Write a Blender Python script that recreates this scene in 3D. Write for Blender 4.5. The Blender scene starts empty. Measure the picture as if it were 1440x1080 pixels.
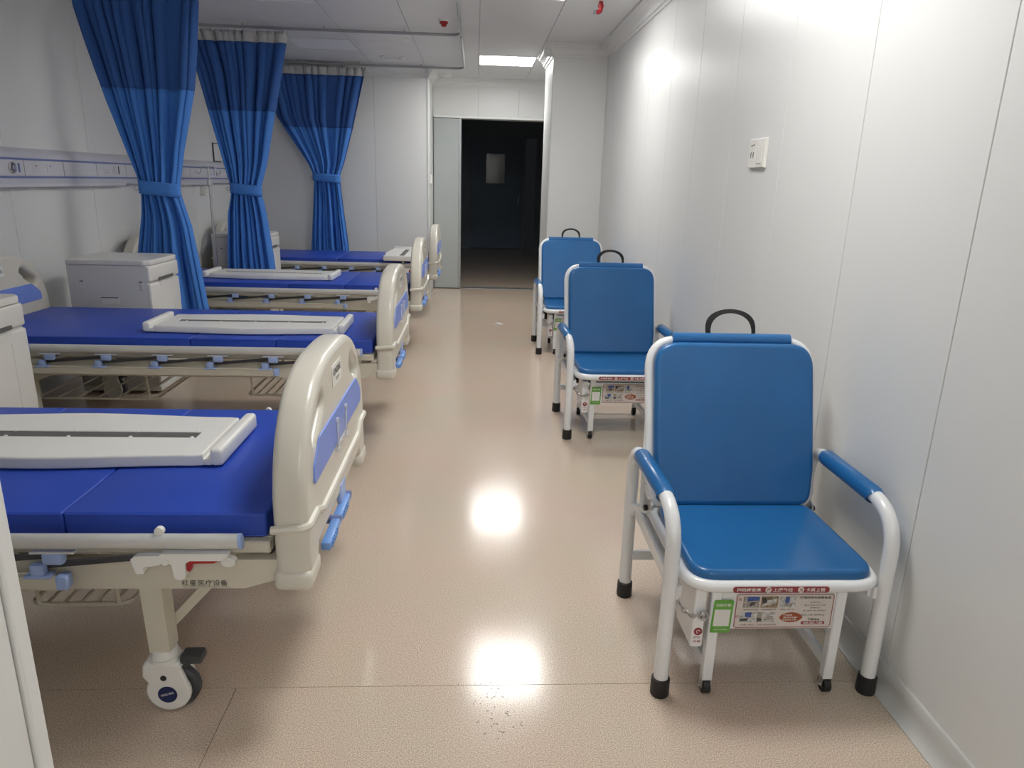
import bpy, bmesh, math, random
from mathutils import Vector, Matrix

random.seed(7)
sc = bpy.context.scene
COL = sc.collection
PI = math.pi

# ---------------------------------------------------------------- camera, world, light, exposure
YAW, PITCH, ROLL, FPX, CAMH = 0.05714, 0.27958, -0.02835, 990.23, 1.45
cam = bpy.data.cameras.new('camera')
cam.sensor_width = 36.0
cam.lens = 36.0 * FPX / 1440.0
cam.clip_start = 0.02
cam_o = bpy.data.objects.new('camera', cam)
COL.objects.link(cam_o)
fw = Vector((math.sin(YAW) * math.cos(PITCH), math.cos(YAW) * math.cos(PITCH), -math.sin(PITCH)))
rt = Vector((math.cos(YAW), -math.sin(YAW), 0))
dn = fw.cross(rt)
r2 = math.cos(ROLL) * rt + math.sin(ROLL) * dn
d2 = -math.sin(ROLL) * rt + math.cos(ROLL) * dn
cam_o.matrix_world = Matrix(((r2.x, -d2.x, -fw.x, 0), (r2.y, -d2.y, -fw.y, 0), (r2.z, -d2.z, -fw.z, CAMH), (0, 0, 0, 1)))
sc.camera = cam_o

world = bpy.data.worlds.new('world')
sc.world = world
world.use_nodes = True
world.node_tree.nodes['Background'].inputs[0].default_value = (0.05, 0.055, 0.06, 1)
world.node_tree.nodes['Background'].inputs[1].default_value = 0.15

sc.view_settings.view_transform = 'Standard'
sc.view_settings.look = 'None'
sc.view_settings.gamma = 1.0
sc.view_settings.use_curve_mapping = False
sc.view_settings.exposure = 0.0
sc.cycles.use_denoising = True
sc.cycles.max_bounces = 10
LAMP = 30.0          # radiance of the lit ceiling panels

# ---------------------------------------------------------------- materials
MATS = {}
def mat(name, col, rough=0.5, metal=0.0, coat=0.0, noise=None, bump=None, emit=None, spec=0.5, alpha=None, trans=0.0):
    m = bpy.data.materials.new(name)
    m.use_nodes = True
    nt = m.node_tree
    b = nt.nodes['Principled BSDF']
    b.inputs['Base Color'].default_value = (*col, 1)
    b.inputs['Roughness'].default_value = rough
    b.inputs['Metallic'].default_value = metal
    b.inputs['Coat Weight'].default_value = coat
    b.inputs['Specular IOR Level'].default_value = spec
    b.inputs['Transmission Weight'].default_value = trans
    if alpha is not None:
        b.inputs['Alpha'].default_value = alpha
    tc = nt.nodes.new('ShaderNodeTexCoord')
    if noise:                                   # (scale, amount)
        n = nt.nodes.new('ShaderNodeTexNoise')
        n.inputs['Scale'].default_value = noise[0]
        n.inputs['Detail'].default_value = 3
        nt.links.new(tc.outputs['Object'], n.inputs['Vector'])
        r = nt.nodes.new('ShaderNodeValToRGB')
        a = noise[1]
        r.color_ramp.elements[0].position = 0.3
        r.color_ramp.elements[1].position = 0.7
        r.color_ramp.elements[0].color = (*[c * (1 - a) for c in col], 1)
        r.color_ramp.elements[1].color = (*[min(1, c * (1 + a)) for c in col], 1)
        nt.links.new(n.outputs['Fac'], r.inputs['Fac'])
        nt.links.new(r.outputs['Color'], b.inputs['Base Color'])
    if bump:                                    # (scale, strength)
        n2 = nt.nodes.new('ShaderNodeTexNoise')
        n2.inputs['Scale'].default_value = bump[0]
        n2.inputs['Detail'].default_value = 4
        nt.links.new(tc.outputs['Object'], n2.inputs['Vector'])
        bp = nt.nodes.new('ShaderNodeBump')
        bp.inputs['Strength'].default_value = bump[1]
        bp.inputs['Distance'].default_value = 0.002
        nt.links.new(n2.outputs['Fac'], bp.inputs['Height'])
        nt.links.new(bp.outputs['Normal'], b.inputs['Normal'])
    if emit:
        b.inputs['Emission Color'].default_value = (*emit[0], 1)
        b.inputs['Emission Strength'].default_value = emit[1]
    MATS[name] = m
    return m

mat('wall_white', (0.745, 0.75, 0.74), 0.34, noise=(1.3, 0.015), bump=(3.0, 0.02), spec=0.33)
mat('wall_joint', (0.46, 0.46, 0.46), 0.5, noise=(20, 0.05))
mat('trim_white', (0.76, 0.77, 0.76), 0.35, noise=(5, 0.02))
mat('cove_grey', (0.58, 0.58, 0.56), 0.3, noise=(5, 0.03))
mat('ceiling_white', (0.72, 0.73, 0.745), 0.42, noise=(2, 0.02))
mat('door_grey', (0.40, 0.43, 0.43), 0.4, noise=(3, 0.03))
mat('steel', (0.6, 0.6, 0.6), 0.28, metal=1.0, noise=(30, 0.05))
mat('corridor_shaded', (0.26, 0.31, 0.37), 0.6, noise=(2, 0.04))  # greyed well below the ward white so the corridor's lack of light is in the colour
mat('shaded_door', (0.17, 0.24, 0.34), 0.5, noise=(2, 0.05))  # door colour darkened to carry the shade of the unlit corridor
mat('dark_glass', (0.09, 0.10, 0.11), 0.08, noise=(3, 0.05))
mat('lamp_white', (0.9, 0.9, 0.9), 0.5, noise=(4, 0.01), emit=((1.0, 0.995, 0.965), LAMP))
mat('diffuser_off', (0.88, 0.90, 0.94), 0.3, noise=(4, 0.01))
mat('rail_alu', (0.42, 0.44, 0.45), 0.35, metal=0.7, noise=(12, 0.05))
mat('red_paint', (0.42, 0.02, 0.03), 0.4, noise=(30, 0.1))
mat('curtain_blue', (0.070, 0.225, 0.64), 0.85, noise=(400, 0.16), bump=(900, 0.2), spec=0.2)
mat('net_blue', (0.048, 0.125, 0.37), 0.9, noise=(500, 0.25), bump=(900, 0.3), spec=0.15)
mat('tape_white', (0.55, 0.56, 0.55), 0.8, noise=(60, 0.08))
mat('cream', (0.66, 0.63, 0.55), 0.28, noise=(6, 0.02), coat=0.15)
mat('cream_metal', (0.62, 0.58, 0.48), 0.42, noise=(8, 0.04))
mat('bed_blue', (0.19, 0.29, 0.74), 0.4, noise=(10, 0.03))
mat('clip_blue', (0.36, 0.48, 0.80), 0.4, noise=(10, 0.03))
mat('crank_blue', (0.16, 0.33, 0.72), 0.35, noise=(10, 0.03))
mat('mattress_blue', (0.020, 0.068, 0.46), 0.42, noise=(5, 0.06), bump=(9, 0.25))
mat('rail_silver', (0.74, 0.74, 0.72), 0.3, metal=0.35, noise=(14, 0.03))
mat('strut_dark', (0.07, 0.07, 0.075), 0.4, metal=0.4, noise=(20, 0.1))
mat('plastic_white', (0.82, 0.81, 0.77), 0.32, noise=(6, 0.02))
mat('tray_white', (0.82, 0.81, 0.77), 0.3, noise=(6, 0.02), bump=(40, 0.05))
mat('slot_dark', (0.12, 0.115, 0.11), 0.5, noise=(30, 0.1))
mat('cab_white', (0.70, 0.69, 0.66), 0.34, noise=(5, 0.02), bump=(60, 0.04))
mat('cab_grey', (0.60, 0.60, 0.59), 0.36, noise=(5, 0.02), bump=(60, 0.04))
mat('rubber', (0.012, 0.012, 0.013), 0.55, noise=(40, 0.2))
mat('rubber_grey', (0.055, 0.057, 0.062), 0.5, noise=(40, 0.1))
mat('chair_blue', (0.017, 0.125, 0.335), 0.28, noise=(4, 0.07), bump=(300, 0.05), coat=0.1, spec=0.4)
mat('chair_white', (0.80, 0.81, 0.82), 0.22, noise=(6, 0.02), coat=0.2)
mat('strap_black', (0.008, 0.008, 0.008), 0.8, noise=(300, 0.3))
mat('sticker_paper', (0.66, 0.60, 0.56), 0.4, noise=(30, 0.02))
mat('sticker_red', (0.28, 0.035, 0.045), 0.4, noise=(30, 0.04))
mat('sticker_green', (0.13, 0.38, 0.05), 0.4, noise=(30, 0.05))
mat('sticker_brown', (0.33, 0.075, 0.025), 0.4, noise=(30, 0.05))
mat('sticker_navy', (0.012, 0.022, 0.10), 0.35, noise=(30, 0.05))
mat('ink', (0.03, 0.025, 0.025), 0.5, noise=(30, 0.1))
mat('ink_white', (0.75, 0.74, 0.72), 0.5, noise=(30, 0.02))
mat('photo_grey', (0.36, 0.33, 0.29), 0.5, noise=(160, 0.55))
mat('photo_pale', (0.50, 0.50, 0.49), 0.5, noise=(140, 0.45))
mat('photo_blue', (0.05, 0.10, 0.33), 0.5, noise=(120, 0.4))
mat('photo_brown', (0.26, 0.20, 0.13), 0.5, noise=(140, 0.5))
mat('photo_dark', (0.06, 0.06, 0.06), 0.5, noise=(140, 0.5))
mat('panel_lilac', (0.58, 0.58, 0.65), 0.35, noise=(6, 0.02))
mat('panel_module', (0.64, 0.64, 0.69), 0.35, noise=(6, 0.02))
mat('stripe_blue', (0.16, 0.20, 0.42), 0.4, noise=(6, 0.04))
mat('clear_plastic', (0.75, 0.77, 0.82), 0.1, noise=(10, 0.02), alpha=0.5)
mat('paper', (0.75, 0.74, 0.72), 0.7, noise=(30, 0.03))
mat('scuff', (0.16, 0.13, 0.11), 0.6, noise=(60, 0.3))

def floor_material():
    m = bpy.data.materials.new('vinyl_floor')
    m.use_nodes = True
    nt = m.node_tree
    b = nt.nodes['Principled BSDF']
    tc = nt.nodes.new('ShaderNodeTexCoord')
    def noise(scale, detail, lo, hi, c0, c1):
        n = nt.nodes.new('ShaderNodeTexNoise')
        n.inputs['Scale'].default_value = scale
        n.inputs['Detail'].default_value = detail
        nt.links.new(tc.outputs['Object'], n.inputs['Vector'])
        r = nt.nodes.new('ShaderNodeValToRGB')
        r.color_ramp.elements[0].position = lo
        r.color_ramp.elements[1].position = hi
        r.color_ramp.elements[0].color = (*c0, 1)
        r.color_ramp.elements[1].color = (*c1, 1)
        nt.links.new(n.outputs['Fac'], r.inputs['Fac'])
        return r, n
    speck, _ = noise(300, 3, 0.32, 0.68, (0.40, 0.31, 0.24), (0.84, 0.715, 0.60))
    tint, _ = noise(1.9, 3, 0.3, 0.7, (0.97, 1.0, 0.96), (1.05, 0.98, 0.97))
    mx = nt.nodes.new('ShaderNodeMixRGB')
    mx.blend_type = 'MULTIPLY'
    mx.inputs[0].default_value = 1.0
    nt.links.new(speck.outputs['Color'], mx.inputs[1])
    nt.links.new(tint.outputs['Color'], mx.inputs[2])
    nt.links.new(mx.outputs['Color'], b.inputs['Base Color'])
    rg, _ = noise(2.5, 3, 0.25, 0.75, (0.12, 0.12, 0.12), (0.185, 0.185, 0.185))
    nt.links.new(rg.outputs['Color'], b.inputs['Roughness'])
    n3 = nt.nodes.new('ShaderNodeTexNoise')
    n3.inputs['Scale'].default_value = 14
    n3.inputs['Detail'].default_value = 3
    nt.links.new(tc.outputs['Object'], n3.inputs['Vector'])
    bp = nt.nodes.new('ShaderNodeBump')
    bp.inputs['Strength'].default_value = 0.03
    bp.inputs['Distance'].default_value = 0.002
    nt.links.new(n3.outputs['Fac'], bp.inputs['Height'])
    nt.links.new(bp.outputs['Normal'], b.inputs['Normal'])
    b.inputs['Specular IOR Level'].default_value = 0.55
    MATS['vinyl_floor'] = m
floor_material()

# ---------------------------------------------------------------- mesh helpers
class MB:
    def __init__(self):
        self.v, self.f = [], []
    def add(self, vs, fs, fn=None):
        o = len(self.v)
        self.v += [tuple(fn(*p)) if fn else tuple(p) for p in vs]
        self.f += [tuple(i + o for i in f) for f in fs]
        return self
    def box(self, x0, x1, y0, y1, z0, z1, bev=0.0, seg=2, fn=None):
        if bev <= 0:
            vs = [(x, y, z) for x in (x0, x1) for y in (y0, y1) for z in (z0, z1)]
            fs = [(0, 1, 3, 2), (4, 6, 7, 5), (0, 4, 5, 1), (2, 3, 7, 6), (0, 2, 6, 4), (1, 5, 7, 3)]
            return self.add(vs, fs, fn)
        bm = bmesh.new()
        bmesh.ops.create_cube(bm, size=1)
        for v in bm.verts:
            v.co = Vector((x0 + (x1 - x0) * (v.co.x + .5), y0 + (y1 - y0) * (v.co.y + .5), z0 + (z1 - z0) * (v.co.z + .5)))
        bmesh.ops.bevel(bm, geom=list(bm.edges), offset=bev, segments=seg, affect='EDGES', profile=0.5)
        bm.verts.index_update()
        self.add([v.co[:] for v in bm.verts], [[v.index for v in f.verts] for f in bm.faces], fn)
        bm.free()
        return self
    def bar(self, p0, p1, w, h, up=(0, 0, 1), bev=0.0):
        p0, p1 = Vector(p0), Vector(p1)
        d = (p1 - p0); L = d.length; d.normalize()
        s = d.cross(Vector(up)).normalized(); u = s.cross(d)
        return self.box(0, L, -w / 2, w / 2, -h / 2, h / 2, bev, 2, lambda x, y, z: p0 + d * x + s * y + u * z)
    def tube(self, pts, r, seg=10, closed=False, flat=None, up=(0, 0, 1)):
        pts = [Vector(p) for p in pts]
        n = len(pts)
        rings = []
        s_prev = None
        for i, p in enumerate(pts):
            if closed:
                t = (pts[(i + 1) % n] - pts[i - 1]).normalized()
            else:
                t = (pts[min(i + 1, n - 1)] - pts[max(i - 1, 0)]).normalized()
            if s_prev is None:
                a = Vector(up)
                if abs(a.dot(t)) > 0.95:
                    a = Vector((0, 1, 0)) if abs(t.y) < 0.9 else Vector((1, 0, 0))
                s = t.cross(a).normalized()
            else:
                s = (s_prev - t * s_prev.dot(t)).normalized()
            s_prev = s
            u = s.cross(t)
            ra, rb = flat if flat else (r, r)
            rings.append([p + s * (ra * math.cos(2 * PI * k / seg)) + u * (rb * math.sin(2 * PI * k / seg)) for k in range(seg)])
        vs = [q for rg in rings for q in rg]
        fs = []
        m = n if closed else n - 1
        for i in range(m):
            j = (i + 1) % n
            for k in range(seg):
                k2 = (k + 1) % seg
                fs.append((i * seg + k, i * seg + k2, j * seg + k2, j * seg + k))
        if not closed:
            fs.append(tuple(reversed(range(seg))))
            fs.append(tuple((n - 1) * seg + k for k in range(seg)))
        return self.add(vs, fs)
    def cyl(self, p0, p1, r0, r1=None, seg=20):
        r1 = r0 if r1 is None else r1
        p0, p1 = Vector(p0), Vector(p1)
        t = (p1 - p0).normalized()
        a = Vector((0, 0, 1)) if abs(t.z) < 0.9 else Vector((1, 0, 0))
        s = t.cross(a).normalized(); u = s.cross(t)
        vs = []
        for p, r in ((p0, r0), (p1, r1)):
            vs += [p + s * (r * math.cos(2 * PI * k / seg)) + u * (r * math.sin(2 * PI * k / seg)) for k in range(seg)]
        fs = [(k, (k + 1) % seg, seg + (k + 1) % seg, seg + k) for k in range(seg)]
        fs += [tuple(reversed(range(seg))), tuple(range(seg, 2 * seg))]
        return self.add(vs, fs)
    def lathe(self, prof, fn=None, seg=24):                  # prof: (r, z)
        vs, fs = [], []
        for r, z in prof:
            vs += [(r * math.cos(2 * PI * k / seg), r * math.sin(2 * PI * k / seg), z) for k in range(seg)]
        for i in range(len(prof) - 1):
            for k in range(seg):
                k2 = (k + 1) % seg
                fs.append((i * seg + k, i * seg + k2, (i + 1) * seg + k2, (i + 1) * seg + k))
        fs += [tuple(reversed(range(seg))), tuple((len(prof) - 1) * seg + k for k in range(seg))]
        return self.add(vs, fs, fn)
    def sweep(self, prof, p0, p1, out, up=(0, 0, 1)):        # prof: (outwards, upwards) closed outline, straight run
        p0, p1, out, up = Vector(p0), Vector(p1), Vector(out), Vector(up)
        n = len(prof)
        vs = [p + out * a + up * b for p in (p0, p1) for a, b in prof]
        fs = [(k, (k + 1) % n, n + (k + 1) % n, n + k) for k in range(n)] + [tuple(reversed(range(n))), tuple(range(n, 2 * n))]
        return self.add(vs, fs)
    def poly(self, pts, fn, th):                             # prism of a 2D outline, fn(a, b, c)
        n = len(pts)
        vs = [(a, b, 0) for a, b in pts] + [(a, b, th) for a, b in pts]
        fs = [(k, (k + 1) % n, n + (k + 1) % n, n + k) for k in range(n)] + [tuple(reversed(range(n))), tuple(range(n, 2 * n))]
        return self.add(vs, fs, fn)
    def build(self, name, m, parent=None, smooth=True, label=None, angle=40):
        me = bpy.data.meshes.new(name)
        me.from_pydata([tuple(v) for v in self.v], [], self.f)
        bm = bmesh.new(); bm.from_mesh(me)
        bmesh.ops.recalc_face_normals(bm, faces=bm.faces)
        bm.to_mesh(me); bm.free()
        me.materials.append(MATS[m])
        if smooth:
            me.shade_smooth()
            me.set_sharp_from_angle(angle=math.radians(angle))
        o = bpy.data.objects.new(name, me)
        COL.objects.link(o)
        if parent:
            o.parent = parent
        if label:
            o['label'] = label
        return o

def fillet(pts, r, n=6, closed=False):
    pts = [Vector(p) for p in pts]
    out = []
    N = len(pts)
    for i, p in enumerate(pts):
        if not closed and i in (0, N - 1):
            out.append(p); continue
        a, b = pts[i - 1], pts[(i + 1) % N]
        rr = r[i] if isinstance(r, (list, tuple)) else r
        da, db = (a - p), (b - p)
        ang = da.angle(db)
        if ang > PI - 0.01 or rr <= 0:
            out.append(p); continue
        d = min(rr / math.tan(ang / 2), da.length * .499, db.length * .499)
        q0, q1 = p + da.normalized() * d, p + db.normalized() * d
        for k in range(n + 1):
            t = k / n
            out.append(q0 * (1 - t) ** 2 + p * 2 * t * (1 - t) + q1 * t ** 2)
    return out

def fil2(pts, r, n=6):
    return [(p.x, p.y) for p in fillet([(a, b, 0) for a, b in pts], r, n, closed=True)]

def eval_curve(cu):
    ob = bpy.data.objects.new('tmp', cu)
    COL.objects.link(ob)
    dg = bpy.context.evaluated_depsgraph_get()
    me = bpy.data.meshes.new_from_object(ob.evaluated_get(dg))
    vs = [v.co[:] for v in me.vertices]
    fs = [tuple(p.vertices) for p in me.polygons]
    bpy.data.objects.remove(ob)
    bpy.data.meshes.remove(me)
    bpy.data.curves.remove(cu)
    return vs, fs

def shape(loops, half, bev, fn, mb=None):                    # rounded plate with holes from 2D loops; fn(a, b, c) -> xyz
    cu = bpy.data.curves.new('tmp', 'CURVE')
    cu.dimensions = '2D'; cu.fill_mode = 'BOTH'
    cu.extrude = max(half - bev, 0.0001); cu.bevel_depth = bev; cu.bevel_resolution = 3
    cu.offset = -bev
    for lp in loops:
        s = cu.splines.new('POLY')
        s.points.add(len(lp) - 1)
        for i, (a, b) in enumerate(lp):
            s.points[i].co = (a, b, 0, 1)
        s.use_cyclic_u = True
    vs, fs = eval_curve(cu)
    mb = mb or MB()
    mb.add(vs, fs, fn)
    return mb

TXT = {}
def text(s, h, fn, mb=None, width=None, bold=0.0, align='CENTER'):   # lettering; h = letter size; fn(a, b, c)
    key = (s, bold)
    if key not in TXT:
        cu = bpy.data.curves.new('tmp', 'FONT')
        cu.body = s; cu.size = 1.0; cu.extrude = 0.0; cu.offset = bold; cu.resolution_u = 2
        TXT[key] = eval_curve(cu)
    vs, fs = TXT[key]
    xs = [v[0] for v in vs]; ys = [v[1] for v in vs]
    x0, x1, y0, y1 = min(xs), max(xs), min(ys), max(ys)
    k = h / (y1 - y0)
    kx = width / (x1 - x0) if width else k
    cx = (x0 + x1) / 2 if align == 'CENTER' else x0
    cy = (y0 + y1) / 2
    mb = mb or MB()
    mb.add([((v[0] - cx) * kx, (v[1] - cy) * k, 0) for v in vs], fs, fn)
    return mb

def empty(name, loc, label=None, cat=None, group=None, rz=0.0):
    o = bpy.data.objects.new(name, None)
    o.empty_display_size = 0.1
    o.location = loc
    o.rotation_euler = (0, 0, rz)
    COL.objects.link(o)
    return tag(o, label, cat, group)

def tag(o, label=None, cat=None, group=None, kind=None):
    if label: o['label'] = label
    if cat: o['category'] = cat
    if group: o['group'] = group
    if kind: o['kind'] = kind
    return o

def struct(o, label=None):
    o['kind'] = 'structure'
    if label: o['label'] = label
    return o

KIDS = {}
def copy_tree(o, parent=None):
    c = o.copy()
    COL.objects.link(c)
    c.parent = parent
    for ch in list(o.children):
        copy_tree(ch, c)
    return c

# ---------------------------------------------------------------- the room
WL, WR, CZ = -2.91, 1.25, 2.715
YB, YD, YF = 9.0, 9.86, -2.7        # back wall behind the last bed, door wall, wall behind the viewer
XA, XF = -0.707, -0.57                # corner of the entrance wall, corner of the door recess
YE = 1.0                             # near wall of the ward
XC, YC0, YC1 = 0.725, 7.26, 8.05     # column

def panels(parent, axis, a0, a1, cuts, z0, z1, plane, sgn, gap=0.003, th=0.006, m='wall_white', name='wall_panel'):
    edges = [a0] + [c for c in sorted(cuts) if a0 + .02 < c < a1 - .02] + [a1]
    for e0, e1 in zip(edges[:-1], edges[1:]):
        b = MB()
        lo, hi = e0 + gap / 2, e1 - gap / 2
        p0, p1 = sorted((plane, plane + sgn * th))
        if axis == 'y':
            b.box(p0, p1, lo, hi, z0, z1, 0.0015, 1)
        else:
            b.box(lo, hi, p0, p1, z0, z1, 0.0015, 1)
        b.build(name, m, parent, smooth=False)

# floor: base slab and the welded vinyl sheets with their seams
fl = struct(MB().box(WL - .1, WR + .1, YF - .1, YD + .05, -0.06, -0.002).build('floor', 'scuff', smooth=False), 'beige speckled vinyl floor of the ward')
S1, SX, G = 1.777, -0.683, 0.0010
for x0, x1, y0, y1 in ((WL, SX - G, YF, S1 - G), (SX + G, WR, YF, S1 - G), (WL, WR, S1 + G, YD)):
    MB().box(x0, x1, y0, y1, -0.003, 0.0).build('vinyl_sheet', 'vinyl_floor', fl, smooth=False)

# ceiling with its long panels
SEAMS = [0.015 + 0.618 * k for k in range(-6, 4)]
LIGHT_Y = [-1.95, 2.30, 5.30, 8.36]  # first panel is an added, unseen one behind the viewer, brightening near faces
LIGHTS = [(0.015, 0.633, y - .309, y + .309, True) for y in LIGHT_Y]
UNLIT = [(-1.839, -1.221, y, y + .618, False) for y in (3.25, 5.40, 7.45)]
ce = struct(MB().box(WL - .1, WR + .1, YF - .1, YD + .05, CZ + .012, CZ + .08).build('ceiling', 'wall_joint', smooth=False), 'pale grey metal panel ceiling')
edges = [WL] + [s for s in SEAMS if WL + .05 < s < WR - .05] + [WR]
for a, b in zip(edges[:-1], edges[1:]):
    holes = sorted([(l[2], l[3]) for l in LIGHTS + UNLIT if abs(l[0] - a) < .02])
    cuts = [YF] + [v for h in holes for v in h] + [YD]
    for i in range(0, len(cuts), 2):
        n = max(1, round((cuts[i + 1] - cuts[i]) / 3.0))
        for k in range(n):
            y0 = cuts[i] + (cuts[i + 1] - cuts[i]) * k / n
            y1 = cuts[i] + (cuts[i + 1] - cuts[i]) * (k + 1) / n
            MB().box(a + .002, b - .002, y0 + .0008, y1 - .0008, CZ, CZ + .014, 0.0015, 1).build('ceiling_panel', 'ceiling_white', ce, smooth=False)

# walls
SR = [1.745 + 0.6205 * k for k in range(-8, 14)]
w = struct(MB().box(WR + .006, WR + .1, YF, YD, 0, CZ).build('wall_right', 'wall_joint', smooth=False), 'white panelled wall beside the chairs')
panels(w, 'y', YF, YD, SR, 0.09, CZ, WR + .006, -1)
w = struct(MB().box(WL - .1, WL - .006, YE - .1, YB + .1, 0, CZ).build('wall_left', 'wall_joint', smooth=False), 'white panelled wall behind the bed heads')
panels(w, 'y', YE, YB, [5.72 + 1.0 * k for k in range(-5, 5)], 0.0, CZ, WL - .006, 1)
w = struct(MB().box(WL, XF - .006, YB + .006, YB + .1, 0, CZ).build('wall_back', 'wall_joint', smooth=False), 'white panelled wall beyond the last bed')
panels(w, 'x', WL, XF, [-1.215, -1.87], 0.0, CZ, YB + .006, -1)
w = struct(MB().box(XF - .1, XF - .006, YB + .1, YD, 0, CZ).build('wall_recess', 'wall_joint', smooth=False), 'side of the door recess')
panels(w, 'y', YB + .0, YD, [], 0.0, CZ, XF - .006, 1)
w = struct(MB().box(XF, WR, YD + .006, YD + .12, 2.225, CZ).build('wall_door', 'wall_joint', smooth=False), 'wall above the dark doorway')
panels(w, 'x', XF, WR, [0.02, 0.55], 2.235, CZ, YD + .006, -1)
MB().box(XF, -0.235, YD + .002, YD + .12, 0, 2.225).build('wall_panel', 'wall_white', w, smooth=False)
MB().box(1.05, WR, YD + .002, YD + .12, 0, 2.225).build('wall_panel', 'wall_white', w, smooth=False)
for k in range(9):                                   # remains of tape above the doorway
    x = 0.02 + random.random() * .55; z = 2.30 + random.random() * .18
    a = random.uniform(-.5, .5) + (PI / 2 if k % 2 else 0)
    MB().bar((x, YD - .0008, z), (x + .07 * math.cos(a), YD - .0008, z + .07 * math.sin(a)), 0.001, 0.004, (0, 1, 0)).build('tape_residue', 'cove_grey', w, smooth=False)
w = struct(MB().box(XC + .006, WR, YC0 + .006, YC1, 0, CZ).build('wall_column', 'wall_joint', smooth=False), 'white square column beside the doorway')
panels(w, 'x', XC + .012, WR, [], 0.0, CZ, YC0 + .006, -1)
panels(w, 'y', YC0 + .012, YC1, [], 0.0, CZ, XC + .006, -1)
MB().tube([(XC + .008, YC0 + .008, 0), (XC + .008, YC0 + .008, CZ)], 0.012, 12).build('corner_bead', 'trim_white', w)
w = struct(MB().box(WL, XA - .006, YE - .1, YE, 0, CZ).build('wall_front', 'wall_white', smooth=False), 'near wall of the ward beside the entrance')
w = struct(MB().box(XA - .1, XA - .006, YF, YE - .1, 0, CZ).build('wall_entrance', 'wall_joint', smooth=False), 'white side wall of the entrance passage')
panels(w, 'y', YF, YE - .03, [], 0.0, CZ, XA - .006, 1)
b = MB().box(XA - .024, XA + .006, YE - .026, YE + .006, 0, CZ, 0.004, 2)
b.build('trim_1', 'trim_white', smooth=False); struct(bpy.data.objects['trim_1'], 'white corner strip of the entrance wall')
w = struct(MB().box(XA - .1, WR + .1, YF - .1, YF, 0, CZ).build('wall_rear', 'wall_white', smooth=False), 'white wall at the end of the entrance passage')
b = MB().box(XF - .022, XF + .006, YB - .006, YB + .022, 0, CZ, 0.004, 2)
b.build('trim_2', 'trim_white', smooth=False); struct(bpy.data.objects['trim_2'], 'white corner strip beside the last bed')

# coved skirting
cove = [(0.0, 0.0)] + [(0.034 - 0.034 * math.sin(t), 0.034 - 0.034 * math.cos(t)) for t in [k * PI / 16 for k in range(0, 9)]][::-1]
prof = [(0, 0), (0.036, 0), (0.036, 0.004), (0.024, 0.012), (0.013, 0.028), (0.008, 0.05), (0.008, 0.088), (0.004, 0.092), (0, 0.092)]
def skirting(name, p0, p1, out, label):
    struct(MB().sweep(prof, p0, p1, out).build(name, 'cove_grey', angle=50), label)
skirting('baseboard_right', (WR, YF, 0), (WR, YC0, 0), (-1, 0, 0), 'coved grey skirting along the right wall')
skirting('baseboard_left', (WL, YE, 0), (WL, YB, 0), (1, 0, 0), 'coved grey skirting along the bed head wall')
skirting('baseboard_back', (WL, YB, 0), (XF, YB, 0), (0, -1, 0), 'coved grey skirting behind the last bed')
skirting('baseboard_column', (XC, YC0, 0), (WR, YC0, 0), (0, -1, 0), 'coved grey skirting at the column')
# crown moulding
crown = [(0, 0), (0, -0.115), (0.012, -0.115), (0.014, -0.098), (0.026, -0.092), (0.032, -0.07), (0.05, -0.048), (0.072, -0.036), (0.078, -0.022), (0.094, -0.018), (0.096, 0)]
def crownrun(n, p0, p1, out, label):
    struct(MB().sweep(crown, p0, p1, out).build('trim_%d' % n, 'trim_white', smooth=False), label)
crownrun(3, (WR, YF, CZ), (WR, YC0, CZ), (-1, 0, 0), 'stepped cornice along the right wall')
crownrun(4, (XC - .096, YC0, CZ), (WR, YC0, CZ), (0, -1, 0), 'stepped cornice across the column')
crownrun(5, (XC, YC0 - .096, CZ), (XC, YC1, CZ), (-1, 0, 0), 'stepped cornice on the side of the column')
crownrun(6, (WL, YB, CZ), (XF + .096, YB, CZ), (0, -1, 0), 'stepped cornice above the last bed')
crownrun(7, (XF, YB - .096, CZ), (XF, YD, CZ), (1, 0, 0), 'stepped cornice in the door recess')
crownrun(8, (XF, YD, CZ), (WR, YD, CZ), (0, -1, 0), 'stepped cornice above the doorway')
crownrun(9, (WL, YE, CZ), (WL, YB, CZ), (1, 0, 0), 'stepped cornice above the bed heads')

# doorway frame, parked sliding leaf, threshold
d = struct(MB().box(XF + .012, -0.215, YD - .05, YD - .012, 0.012, 2.225, 0.003, 1).build('door_1', 'door_grey', smooth=False), 'pale grey sliding door leaf parked left of the doorway')
MB().box(-0.232, -0.196, YD - .058, YD - .004, 0.012, 2.24, 0.003, 1).build('edge_strip', 'rail_alu', d, smooth=False)
MB().box(XF + .012, 1.2, YD - .07, YD - .002, 2.228, 2.262, 0.004, 1).build('track', 'trim_white', d, smooth=False)
b = struct(MB().box(-0.24, 1.06, YD - .03, YD + .12, 0.0005, 0.006, 0.002, 1).build('trim_10', 'rail_alu', smooth=False), 'metal threshold of the dark doorway')
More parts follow.
